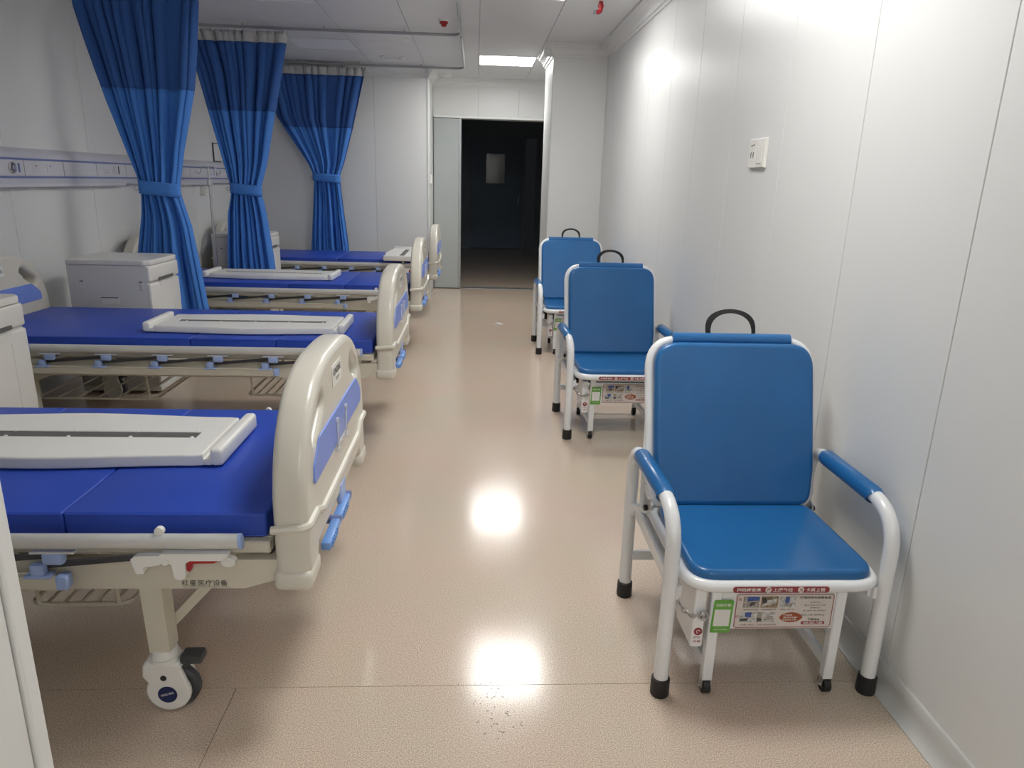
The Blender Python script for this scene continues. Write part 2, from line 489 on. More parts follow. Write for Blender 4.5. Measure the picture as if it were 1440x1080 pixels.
# corridor beyond: shade put into its wall and door colours, width thins spilled light
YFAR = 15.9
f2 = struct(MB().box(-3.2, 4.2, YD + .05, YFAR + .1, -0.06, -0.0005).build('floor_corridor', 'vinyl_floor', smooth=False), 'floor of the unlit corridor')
struct(MB().box(-3.2, 4.2, YD + .12, YFAR + .1, 2.8, 2.9).build('ceiling_corridor', 'corridor_shaded', smooth=False), 'ceiling of the unlit corridor')
struct(MB().box(-3.3, -3.2, YD + .1, YFAR + .1, 0, 2.8).build('wall_corridor_left', 'corridor_shaded', smooth=False), 'shade-coloured corridor wall')
struct(MB().box(4.2, 4.3, YD + .1, YFAR + .1, 0, 2.8).build('wall_corridor_right', 'corridor_shaded', smooth=False), 'shade-coloured corridor wall')
struct(MB().box(-3.2, XF, YD + .12, YD + .2, 0, 2.8).box(WR, 4.2, YD + .05, YD + .2, 0, 2.8).box(-3.2, 4.2, YD + .125, YD + .2, 2.3, 2.8).build('wall_corridor_near', 'corridor_shaded', smooth=False), 'corridor side of the doorway wall')
struct(MB().box(-3.2, -0.16, YFAR, YFAR + .1, 0, 2.8).box(1.3, 4.2, YFAR, YFAR + .1, 0, 2.8).box(-.16, 1.3, YFAR, YFAR + .1, 2.35, 2.8).build('wall_corridor_far', 'corridor_shaded', smooth=False), 'far wall of the unlit corridor')
d = struct(MB().box(-0.12, 1.02, YFAR + .0, YFAR + .05, 0.02, 2.33, 0.004, 1).build('door_2', 'shaded_door', smooth=False), 'shade-coloured door with a small window across the corridor')
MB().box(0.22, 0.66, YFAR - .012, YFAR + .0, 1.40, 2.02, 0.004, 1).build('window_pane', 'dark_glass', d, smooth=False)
MB().box(0.62, 0.70, YFAR - .014, YFAR, 1.38, 2.04).build('pane_frame', 'shaded_door', d, smooth=False)
MB().box(0.18, 0.70, YFAR - .014, YFAR, 1.36, 1.40).build('pane_frame', 'shaded_door', d, smooth=False)
MB().box(-.16, -.12, YFAR - .03, YFAR, 0, 2.36).box(1.02, 1.07, YFAR - .03, YFAR, 0, 2.36).box(-.16, 1.07, YFAR - .03, YFAR, 2.33, 2.38).build('door_frame', 'corridor_shaded', d, smooth=False)
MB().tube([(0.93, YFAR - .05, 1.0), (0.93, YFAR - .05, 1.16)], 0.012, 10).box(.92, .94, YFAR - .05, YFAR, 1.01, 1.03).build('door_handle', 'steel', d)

# ---------------------------------------------------------------- ceiling things
def ceiling_light(l, label, lit):
    x0, x1, y0, y1, _ = l
    cx, cy = (x0 + x1) / 2, (y0 + y1) / 2
    t = empty('ceiling_light', (cx, cy, CZ), label, 'ceiling light', 'square ceiling panel lights')
    hx, hy = (x1 - x0) / 2 - .003, (y1 - y0) / 2 - .003
    f = MB()
    for a in (-1, 1):
        f.box(-hx, hx, a * hy - (.012 if a > 0 else 0), a * hy + (.012 if a < 0 else 0), -.003, .011, .001, 1)
        f.box(a * hx - (.012 if a > 0 else 0), a * hx + (.012 if a < 0 else 0), -hy + .012, hy - .012, -.003, .011, .001, 1)
    f.build('frame', 'trim_white', t, smooth=False)
    MB().box(-hx + .012, hx - .012, -hy + .012, hy - .012, .000, .009).build('diffuser', 'lamp_white' if lit else 'diffuser_off', t, smooth=False)
ll = ['added unseen light panel over the entrance passage', 'lit square ceiling panel above the nearest bed and chair', 'lit square ceiling panel at the top edge of the aisle', 'lit square ceiling panel in front of the dark doorway']
for l, s in zip(LIGHTS, ll): ceiling_light(l, s, True)
for l, s in zip(UNLIT, ['unlit ceiling panel nearest the entrance', 'unlit ceiling panel between the first two curtains', 'unlit ceiling panel before the farthest curtain']): ceiling_light(l, s, False)

t = empty('ceiling_hatch', (-.91, 7.16, CZ), 'flush white access hatch in the ceiling left of the curtain track', 'ceiling hatch')
f = MB()
f.box(-.29, .29, -.30, -.285, -.006, .001).box(-.29, .29, .285, .30, -.006, .001).box(-.29, -.275, -.285, .285, -.006, .001).box(.275, .29, -.285, .285, -.006, .001)
f.build('frame', 'trim_white', t, smooth=False)
MB().box(-.272, .272, -.282, .282, -.004, .0).build('cover', 'ceiling_white', t, smooth=False)
MB().box(.2, .265, .10, .27, -.009, -.004, .002, 1).build('latch', 'trim_white', t, smooth=False)

t = empty('ceiling_drip_rail', (-.915, 8.33, CZ), 'short white rail between two round ceiling mounts by the farthest curtain', 'ceiling rail')
for s in (-1, 1):
    MB().lathe([(0.03, 0), (0.03, -.012), (0.018, -.026), (0.008, -.03)], lambda x, y, z: (x + s * .105, y, z)).build('mount', 'trim_white', t)
MB().tube([(-.105, 0, -.024), (.105, 0, -.024)], .006, 8).build('bar', 'trim_white', t)

t = empty('smoke_detector', (-.37, 9.55, CZ), 'round white smoke detector on the ceiling of the door recess', 'smoke detector')
MB().lathe([(.06, 0), (.06, -.012), (.052, -.02), (.045, -.03), (.02, -.036)]).build('housing', 'trim_white', t)
MB().lathe([(.012, -.034), (.012, -.038), (.008, -.04)], seg=12).build('sensor', 'cove_grey', t)

t = empty('fire_sprinkler', (-.28, 6.42, CZ), 'red capped sprinkler with white base beside the curtain track', 'sprinkler')
MB().lathe([(.045, 0), (.045, -.006), (.036, -.014)]).build('base_plate', 'trim_white', t)
MB().lathe([(.034, -.014), (.034, -.03), (.022, -.034), (.022, -.046), (.016, -.052)], seg=16).build('cap', 'red_paint', t)
t = empty('fire_sprinkler', (.885, 5.6, CZ), 'red sprinkler pipe elbow hanging from the ceiling over the chairs', 'sprinkler')
MB().tube(fillet([(0, 0, 0), (0, 0, -.065), (-.03, 0, -.072)], .02), .016, 12).cyl((0, 0, -.02), (0, 0, -.04), .021).build('elbow', 'red_paint', t)
MB().cyl((-.03, 0, -.072), (-.045, 0, -.072), .009).cyl((-.045, 0, -.072), (-.049, 0, -.072), .017).build('nozzle', 'steel', t)

# curtain tracks (ceiling mounted, rounded corner at the aisle)
XR, RZ = -0.148, CZ - 0.03
def track(y_start, y_run, label):
    t = empty('curtain_track', (XR, y_run, RZ), label, 'curtain track', 'ceiling curtain tracks')
    pts = fillet([(0, y_start - y_run, 0), (0, 0, 0), (WL + .02 - XR, 0, 0)], .14, 10)
    MB().tube(pts, .011, 8, flat=(.011, .013)).build('track_tube', 'rail_alu', t)
    for x in (-.5, -1.2, -1.9):
        MB().cyl((x, 0, .0), (x, 0, .03), .006, seg=8).build('hanger', 'rail_alu', t)
    for y in (-.4, -1.0):
        if y > y_start - y_run:
            MB().cyl((0, y, .0), (0, y, .03), .006, seg=8).build('hanger', 'rail_alu', t)
track(3.25, 5.36, 'aluminium curtain track holding the nearest blue curtain')
track(5.62, 6.87, 'aluminium curtain track holding the middle blue curtain')
track(6.95, 8.81, 'aluminium curtain track holding the farthest blue curtain')

# ---------------------------------------------------------------- curtains
def lerp_prof(prof, z):
    for (z0, a0), (z1, a1) in zip(prof[:-1], prof[1:]):
        if z0 >= z >= z1:
            t = (z0 - z) / (z0 - z1) if z0 > z1 else 0
            return a0 + (a1 - a0) * t
    return prof[0][1] if z > prof[0][0] else prof[-1][1]

def curtain(y0, left, right, tie_z, zbot, seed, label, nf=15):
    xc = (left[0][1] + right[0][1]) / 2
    t = empty('bed_curtain', (xc, y0, zbot), label, 'curtain', 'tied blue bed curtains')
    rnd = random.Random(seed)
    ph = [rnd.uniform(0, 2 * PI) for _ in range(6)]
    wv = [rnd.uniform(-.35, .35) for _ in range(nf + 2)]
    NU = nf * 16
    ztop = CZ - .052
    def pt(u, z):
        l, r = lerp_prof(left, z), lerp_prof(right, z)
        # folds slide together unevenly
        uu = u + .012 * math.sin(2 * PI * 2.3 * u + ph[0]) + .006 * math.sin(2 * PI * 5 * u + ph[1])
        x = l + (r - l) * min(max(uu, 0), 1)
        k = min(int(u * nf), nf)
        tie = math.exp(-((z - tie_z) / .16) ** 2)
        low = max(0, min(1, (tie_z - z) / .5))
        amp = .022 + .016 * math.sin(PI * min(1, (ztop - z) / (ztop - tie_z))) + .014 * low
        wob = 2.2 * math.sin(2 * PI * 1.3 * u + ph[4]) + 1.3 * math.sin(2 * PI * 3.1 * u + ph[5])
        f = math.sin(2 * PI * nf * u + ph[2] + wob)
        f = f * (.75 + .35 * math.sin(2 * PI * 2.7 * u + ph[1]))
        g = math.sin(2 * PI * nf * .47 * u + ph[3] + .8 * (ztop - z))
        y = amp * (f + .0) + (.022 * g) * min(1, (ztop - z) / .4)
        # the bundle is round at the band
        y += -.055 * tie * math.sqrt(max(0, 1 - (2 * u - 1) ** 2)) - .03 * low * math.sqrt(max(0, 1 - (2 * u - 1) ** 2))
        x += .5 * amp * math.cos(2 * PI * nf * u + ph[2] + wob) * (r - l) / .9
        return (x - xc, y, z - zbot)
    def sheet(za, zb, nz, name, m, off=0.0):
        vs, fs = [], []
        for i in range(nz + 1):
            z = za + (zb - za) * i / nz
            for j in range(NU + 1):
                p = pt(j / NU, z)
                vs.append((p[0], p[1] - off, p[2]))
        for i in range(nz):
            for j in range(NU):
                a = i * (NU + 1) + j
                fs.append((a, a + 1, a + NU + 2, a + NU + 1))
        me = bpy.data.meshes.new(name)
        me.from_pydata(vs, [], fs)
        me.materials.append(MATS[m])
        me.shade_smooth()
        o = bpy.data.objects.new(name, me)
        COL.objects.link(o); o.parent = t
        s = o.modifiers.new('thickness', 'SOLIDIFY'); s.thickness = .0016
        return o
    zn = 1.985
    sheet(ztop - .093, zn, 16, 'net_panel', 'net_blue')
    sheet(zn + .012, zbot, 44, 'curtain_cloth', 'curtain_blue', .001)
    sheet(ztop - .008, ztop - .098, 3, 'heading_tape', 'tape_white', .001)
    for k in range(nf + 1):
        p = pt(min(1, (k + .25) / nf), ztop - .02)
        h = MB().tube(fillet([(p[0], p[1], p[2] - .02), (p[0], p[1] - .008, p[2] + .006), (p[0], p[1] + .002, p[2] + .024)], .008, 3), .0022, 6)
        h.build('hook', 'strut_dark', t)
    # tie band around the bundle
    l, r = lerp_prof(left, tie_z) - xc, lerp_prof(right, tie_z) - xc
    vs, fs = [], []
    NB, hz = 40, .047
    for i, z in enumerate((tie_z + hz, tie_z + hz * .4, tie_z - hz * .4, tie_z - hz)):
        for k in range(NB):
            a = 2 * PI * k / NB
            x = (l + r) / 2 + (r - l + .014) / 2 * math.copysign(abs(math.cos(a)) ** .75, math.cos(a))
            y = -.02 + .078 * math.copysign(abs(math.sin(a)) ** .75, math.sin(a)) + .002 * math.sin(9 * a)
            vs.append((x, y, z - zbot - .012 * math.cos(a)))
    for i in range(3):
        for k in range(NB):
            fs.append((i * NB + k, i * NB + (k + 1) % NB, (i + 1) * NB + (k + 1) % NB, (i + 1) * NB + k))
    bnd = MB().add(vs, fs).build('tieback', 'curtain_blue', t)
    s = bnd.modifiers.new('thickness', 'SOLIDIFY'); s.thickness = .003
    MB().tube([(l - .03 + .016 * math.cos(a), -.02, tie_z - zbot + .016 * math.sin(a)) for a in [2 * PI * k / 14 for k in range(14)]], .003, 6, closed=True).build('ring', 'steel', bnd)
    return t

NEAR = lambda pr: [(1.45 + (z - 1.45) * 1.03 if z < 2.45 else z, x * 1.031) for z, x in pr]
curtain(5.36, NEAR([(2.7, -2.645), (2.5, -2.628), (1.906, -2.482), (1.568, -2.383), (1.37, -2.315), (1.30, -2.315), (1.166, -2.334), (.919, -2.387), (.3, -2.44)]),
        NEAR([(2.7, -1.80), (2.53, -1.83), (2.0, -1.912), (1.6, -2.018), (1.37, -2.062), (1.30, -2.062), (1.077, -2.011), (.5, -1.945), (.3, -1.93)]),
        1.335, .30, 3, 'nearest blue curtain tied at its waist behind the grey cabinet', 12)
MID = lambda pr: [(1.45 + (z - 1.45) * 1.02 if z < 2.4 else z, x * 1.022) for z, x in pr]
curtain(6.87, MID([(2.7, -2.56), (2.294, -2.417), (1.805, -2.309), (1.536, -2.246), (1.34, -2.199), (1.28, -2.20), (1.1, -2.244), (.78, -2.27), (.3, -2.30)]),
        MID([(2.7, -1.60), (2.586, -1.622), (1.88, -1.798), (1.547, -1.876), (1.34, -1.94), (1.28, -1.94), (1.11, -1.912), (.72, -1.87), (.3, -1.84)]),
        1.315, .30, 11, 'middle blue curtain of the three hanging past the third bed', 12)
FAR = lambda pr: [(1.45 + (z - 1.45) * 1.018 if z < 2.4 else z, x * 1.021) for z, x in pr]
curtain(8.81, FAR([(2.7, -2.42), (2.086, -2.261), (1.588, -1.938), (1.46, -1.88), (1.40, -1.88), (1.03, -1.909), (.66, -1.944), (.3, -1.97)]),
        FAR([(2.7, -1.235), (2.596, -1.249), (1.983, -1.404), (1.6, -1.523), (1.46, -1.579), (1.40, -1.579), (1.12, -1.55), (.67, -1.50), (.3, -1.47)]),
        1.435, .30, 23, 'farthest blue curtain tied behind the last bed', 13)

# ---------------------------------------------------------------- bed head supply panel on the left wall
PY0, PY1 = 1.6, 8.92
t = empty('bed_head_panel', (WL, PY0, 1.338), 'long lilac white medical supply panel with blue stripes on the bed head wall', 'wall panel')
H = lambda a: a
pr = [(0, 0), (.03, 0), (.05, .012), (.055, .05), (.055, .175), (.046, .20), (.03, .225), (0, .235)]
MB().sweep(pr, (0, 0, 0), (0, PY1 - PY0, 0), (1, 0, 0)).build('housing', 'panel_lilac', t, angle=50)
for z in (.056, .166):
    MB().box(.054, .0575, 0, PY1 - PY0, z - .006, z + .006).build('blue_stripe', 'stripe_blue', t, smooth=False)
mods = [m * 1.08 for m in [2.05, 2.45, 2.85, 3.30, 3.70, 4.02, 4.45, 4.86, 5.27, 5.70, 6.1, 6.5, 6.95, 7.35, 7.72, 8.25]]
for a in mods:
    MB().box(.053, .0562, a - .003 - PY0, a + .003 - PY0, .064, .160).build('divider', 'slot_dark', t, smooth=False)
for i, (a, b) in enumerate(zip(mods[:-1], mods[1:])):
    m = MB().box(.053, .0585, a + .003 - PY0, b - .003 - PY0, .066, .158, .002, 1).build('module', 'panel_module', t, smooth=False)
    c = (a + b) / 2 - PY0
    k = i % 5
    q = lambda x, y, z, c=c: (.0585 + z, c + x, .112 + y)
    if k == 0:                # gas outlet
        MB().lathe([(.034, 0), (.034, .01), (.029, .014), (.029, .008), (.02, .008), (.02, .02), (.012, .022)], lambda x, y, z, c=c: (.0585 + z, c - .02 + .12 + x, .112 + y)).build('gas_outlet', 'steel', m)
        MB().box(.0585, .0595, c + .165, c + .185, .085, .14).build('label_strip', 'stripe_blue', m, smooth=False)
    elif k == 1:              # sockets
        for s in (-.1, .06):
            MB().box(.0585, .0605, c + s - .04, c + s + .04, .078, .148, .002, 1).build('socket_plate', 'panel_module', m, smooth=False)
            MB().box(.0605, .061, c + s - .008, c + s - .004, .122, .132).box(.0605, .061, c + s + .004, c + s + .008, .122, .132).build('socket_hole', 'ink', m, smooth=False)
    elif k == 3:              # socket and switch with indicator
        MB().box(.0585, .0605, c - .12, c - .04, .078, .148, .002, 1).build('socket_plate', 'panel_module', m, smooth=False)
        MB().box(.0605, .061, c - .084, c - .08, .105, .118).box(.0605, .061, c - .092, c - .088, .092, .10).box(.0605, .061, c - .076, c - .072, .092, .10).build('socket_hole', 'ink', m, smooth=False)
        MB().box(.0585, .0615, c + .02, c + .08, .085, .145, .002, 1).build('switch', 'panel_lilac', m, smooth=False)
        MB().box(.0585, .0605, c + .10, c + .112, .085, .145).build('label_strip', 'ink', m, smooth=False)
    elif k == 4:
        MB().box(.0585, .066, c - .05, c + .03, .075, .15, .004, 2).build('call_unit', 'photo_grey', m, smooth=False)
MB().sweep([(0, 0), (.03, 0), (.03, .02), (.0, .02)], (.03, 4.4 - PY0, -.004), (.03, 6.13 - PY0, -.004), (1, 0, 0)).build('lamp_strip', 'panel_module', t, smooth=False)
MB().sweep([(0, 0), (.03, 0), (.03, .02), (.0, .02)], (.03, 6.7 - PY0, -.004), (.03, 8.1 - PY0, -.004), (1, 0, 0)).build('lamp_strip', 'panel_module', t, smooth=False)

def wall_socket(loc, name, label, flip=1, depth=.045, n=1):
    t = empty(name, loc, label, 'socket')
    MB().box(0, flip * depth, -.043, .043, -.043, .043, .004, 2).build('box', 'plastic_white', t, smooth=False)
    pl = MB().box(flip * depth, flip * (depth + .006), -.041, .041, -.041, .041, .002, 1).build('face_plate', 'plastic_white', t, smooth=False)
    x0, x1 = sorted((flip * (depth + .006), flip * (depth + .007)))
    for a, b, w_, h_ in ((-.012, .022, .004, .012), (.012, .022, .004, .012), (0, -.004, .004, .012), (-.012, -.02, .012, .004), (.012, -.02, .012, .004)):
        MB().box(x0, x1, a - w_ / 2, a + w_ / 2, b - h_ / 2, b + h_ / 2).build('slot', 'ink', pl, smooth=False)
    return t
wall_socket((WL, 7.92, 1.272), 'wall_socket', 'white socket box under the bed head panel near the middle curtain')
# twin boxes on the right wall: socket and blank switch
t = empty('wall_socket', (WR, 3.255, 1.60), 'white boxed power socket, left of the pair on the right wall', 'socket')
MB().box(-.012, 0, -.043, .043, -.062, .062, .003, 2).build('box', 'plastic_white', t, smooth=False)
pl = MB().box(-.017, -.012, -.041, .041, -.060, .060, .002, 1).build('face_plate', 'plastic_white', t, smooth=False)
for a, b, w_, h_ in ((-.012, .036, .016, .004), (.012, .034, .016, .004), (-.013, -.006, .005, .024), (.013, -.006, .005, .024)):
    MB().box(-.0182, -.017, a - w_ / 2, a + w_ / 2, b - h_ / 2, b + h_ / 2).build('slot', 'ink', pl, smooth=False)
t = empty('wall_switch', (WR, 3.165, 1.60), 'white boxed wall switch, right of the pair on the right wall', 'switch')
MB().box(-.012, 0, -.043, .043, -.062, .062, .003, 2).build('box', 'plastic_white', t, smooth=False)
pl = MB().box(-.017, -.012, -.041, .041, -.060, .060, .002, 1).build('face_plate', 'plastic_white', t, smooth=False)
MB().box(-.021, -.017, -.026, .026, -.045, .045, .002, 1).build('rocker', 'plastic_white', pl, smooth=False)
# switch at the recess corner
t = empty('wall_switch', (XF, 9.3, 1.45), 'slim white wall switch at the corner of the door recess', 'switch')
MB().box(.0, .02, -.04, .04, -.055, .055, .003, 1).build('box', 'plastic_white', t, smooth=False)
MB().box(.02, .024, -.02, .02, -.03, .03, .001, 1).build('rocker', 'cove_grey', t, smooth=False)
# framed notice on the bed head wall
t = empty('notice_frame', (WL, 8.45, 1.675), 'small framed white notice half hidden by the middle curtain', 'notice')
MB().box(0, .014, -.11, .11, -.10, .10, .002, 1).build('frame', 'strut_dark', t, smooth=False)
MB().box(.014, .016, -.1, .1, -.09, .09).build('sheet', 'paper', t, smooth=False)

# ---------------------------------------------------------------- hospital bed (origin: outer face of the footboard, bed centre line, floor)
def board_loops():
    pts = [(-.34, .468), (-.36, .425), (-.472, .425), (-.472, .60)]
    for k in range(1, 24):
        a = PI - PI * k / 24
        pts.append((.474 * math.cos(a), .60 + .36 * math.sqrt(1 - abs(math.cos(a)) ** 3)))
    pts += [(.472, .60), (.472, .425), (.36, .425), (.34, .468)]
    def capsule(p, q, r):
        a = math.atan2(q[1] - p[1], q[0] - p[0])
        o = []
        for k in range(9):
            o.append((q[0] + r * math.cos(a - PI / 2 + PI * k / 8), q[1] + r * math.sin(a - PI / 2 + PI * k / 8)))
        for k in range(9):
            o.append((p[0] + r * math.cos(a + PI / 2 + PI * k / 8), p[1] + r * math.sin(a + PI / 2 + PI * k / 8)))
        return o
    return [pts, capsule((-.335, .785), (-.238, .845), .025), capsule((.238, .845), (.335, .785), .025)]
LOOPS = board_loops()
BLUE = fil2([(-.388, .660), (-.378, .71), (-.30, .768), (.30, .768), (.378, .71), (.388, .660)], .03, 5)

def board(parent, name, x, sgn, plates=True):
    # sgn = +1: shown face looks to +x
    half = .045
    o = shape(LOOPS, half, .022, lambda a, b, c: (x - sgn * half + c, a, b)).build(name, 'cream', parent, angle=35)
    F = lambda a, b, c: (x + sgn * (c + .0005), a * sgn if False else a, b)
    G2 = lambda a, b, c: (x - sgn * (2 * half) - sgn * (c + .0005), a, b)
    shape([BLUE], .0025, .0015, lambda a, b, c: F(a, b, c + .0015)).build('blue_inlay', 'bed_blue', o)
    shape([BLUE], .0025, .0015, lambda a, b, c: G2(a, b, c + .0015)).build('blue_inlay', 'bed_blue', o)
    xo, xi = x + sgn * .001, x - sgn * .092
    path = [(xi, -.474, .575), (xo, -.474, .582), (xo, -.37, .582), (xo, -.30, .552), (xo, .30, .552), (xo, .37, .582), (xo, .474, .582), (xi, .474, .575)]
    MB().tube(fillet(path, [0, .02, .04, .05, .05, .04, .02, 0], 5), .0115, 8).build('bumper_strip', 'cream', o)
    for s in (-1, 1):
        y0, y1 = sorted((s * .481, s * .352))
        x0, x1 = sorted((x + sgn * .005, x - sgn * .096))
        MB().box(x0, x1, y0, y1, .398, .455, .018, 3).build('corner_bumper', 'cream', o)
    if plates:
        sg = MB().poly(fil2([(-.068, -.034), (.068, -.034), (.068, .034), (-.068, .034)], .008, 3), lambda a, b, c: F(a - .02, b + .875, c), .0012).build('maker_plate', 'plastic_white', o)
        tb = text('HONGXING', .022, lambda a, b, c: F(a - .02, b + .884, .0018), bold=.02, width=.11)
        text('红星医疗', .012, lambda a, b, c: F(a - .01, b + .858, .0018), tb)
        tb.build('lettering', 'ink', o, smooth=False)
        h = MB()
        for s in (-1, 1):
            h.box(x + .003, x + .010, s * .07 - .006, s * .07 + .006, .645, .735, .002, 1)
            h.cyl((x + .003, s * .07, .735), (x + .012, s * .07, .735), .010, seg=12)
            h.cyl((x + .003, s * .07, .640), (x + .012, s * .07, .640), .010, seg=12)
        h.box(x + .004, x + .009, -.07, .07, .645, .66, .002, 1)
        h.build('card_holder', 'clear_plastic', o)
        MB().box(x + .0035, x + .0045, -.064, .064, .66, .715).build('card_window', 'clear_plastic', o, smooth=False)
    return o

def make_caster(parent, x, y, facing):
    # swivel caster with twin covers; facing = side (y sign) of the outer cover
    out = []
    R = .060
    for k in range(0, 19):
        a = math.radians(150 + 240 * k / 18)
        out.append((R * math.cos(a) + .002, .066 + R * math.sin(a)))
    out += [(.040, .140), (.046, .148), (.02, .156), (-.045, .158), (-.060, .15), (-.064, .115)]
    c = MB()
    for s in (-1, 1):
        shape([out], .009, .006, lambda a, b, q, s=s: (x + a, y + s * .026 + q, b), c)
    c.box(x - .060, x + .040, y - .034, y + .034, .118, .160, .012, 3)
    c.cyl((x - .01, y, .152), (x - .01, y, .192), .036, .033, 20)
    c.cyl((x - .01, y, .158), (x - .01, y, .166), .041, seg=20)
    o = c.build('caster', 'plastic_white', parent)
    w = MB()
    w.lathe([(.02, -.016), (.060, -.016), (.066, -.010), (.066, .010), (.060, .016), (.02, .016)], lambda a, b, z: (x + .012 + a, y + z, .066 + b), 28)
    w.build('wheel', 'rubber_grey', o)
    MB().box(x + .036, x + .095, y - .024, y + .024, .146, .172, .007, 2).box(x + .03, x + .055, y - .02, y + .02, .125, .15, .004, 1).build('brake_pedal', 'rubber_grey', o)
    yo = y + facing * .0352
    MB().cyl((x - .0, yo, .060), (x - .0, yo + facing * .0012, .060), .026, seg=28).build('badge', 'sticker_navy', o)
    MB().cyl((x - .006, yo, .113), (x - .006, yo + facing * .001, .113), .0085, seg=16).build('axle_cap', 'ink', o)
    ca, sa = math.cos(.28), math.sin(.28)
    text('HONG XING', .007, lambda a, b, q: (x - facing * (a * ca - b * sa), yo + facing * .0018, .062 + (a * sa + b * ca)) , width=.036, bold=.02).build('lettering', 'ink_white', o, smooth=False)
    return o

def side_rail(parent, sg):
    # sg = -1: the side that faces the viewer
    ys = lambda d: sg * d
    o = MB().tube([(-.17, ys(.487), .552), (-1.87, ys(.487), .552)], .02, 14, flat=(.013, .021)).build('side_rail', 'rail_silver', parent)
    for x, d in ((-.17, 1), (-1.87, -1)):
        MB().tube([(x - .001 * d, ys(.487), .552), (x + .008 * d, ys(.487), .552)], .02, 14, flat=(.0135, .0215)).build('end_cap', 'clip_blue', o)
    y0, y1 = sorted((ys(.470), ys(.494)))
    MB().box(-.635, -1.935, y0, y1, .418, .452, .003, 1).build('lower_rail', 'cream_metal', o, smooth=False)
    y2, y3 = sorted((ys(.466), ys(.498)))
    MB().box(-.635, -.605, y2, y3, .416, .456, .006, 2).build('end_cap', 'clip_blue', o)
    for k in range(5):
        x = -.632 - .2875 * k
        MB().box(x - .026, x + .026, *sorted((ys(.474), ys(.500))), .489, .524, .008, 2).build('clip', 'clip_blue', o)
        MB().box(x - .055, x + .055, *sorted((ys(.476), ys(.498))), .520, .526, .002, 1).build('clip_plate', 'rail_silver', o, smooth=False)
        xl = x - .045
        MB().box(xl - .018, xl + .018, *sorted((ys(.470), ys(.496))), .455, .488, .007, 2).box(xl - .034, xl + .034, *sorted((ys(.468), ys(.498))), .449, .458, .003, 1).build('clip', 'clip_blue', o)
    for k in range(6):
        xu = -.345 - .2875 * k
        xl = xu - .335
        if k < 5:
            MB().bar((xl, ys(.470), .474), (xu, ys(.472), .507), .010, .014).build('strut', 'strut_dark', o, smooth=False)
    yb0, yb1 = sorted((ys(.480), ys(.502)))
    b = MB()
    fnb = lambda a, q, c: (a, sg * (.482 + c), q)
    b.poly(fil2([(-.185, .525), (-.365, .525), (-.366, .498), (-.338, .497), (-.334, .456), (-.322, .450), (-.306, .454), (-.303, .497), (-.292, .505), (-.215, .505)], .006, 3), fnb, .022)
    b.poly(fil2([(-.366, .518), (-.425, .516), (-.440, .508), (-.436, .49), (-.430, .466), (-.408, .466), (-.412, .484), (-.366, .492)], .006, 3), fnb, .018)
    b.build('release_bracket', 'plastic_white', o, angle=50)
    MB().poly(fil2([(-.30, .505), (-.215, .505), (-.235, .495), (-.288, .494), (-.292, .476), (-.299, .470), (-.304, .478)], .003, 2), lambda a, q, c: (a, sg * (.484 + c), q), .014).build('release_lever', 'red_paint', o, smooth=False)
    MB().cyl((-.352, ys(.502), .502), (-.352, ys(.506), .502), .009, seg=14).build('pivot', 'plastic_white', o)
    MB().cyl((-.365, ys(.478), .580), (-.365, ys(.492), .580), .0115, seg=16).build('knob', 'plastic_white', o)
    MB().lathe([(.012, .0), (.018, .0), (.018, .02), (.012, .02)], lambda a, bq, z: (-.205 + a, sg * (.462 + z), .488 + bq * .7)).build('locating_ring', 'plastic_white', o)
    return o

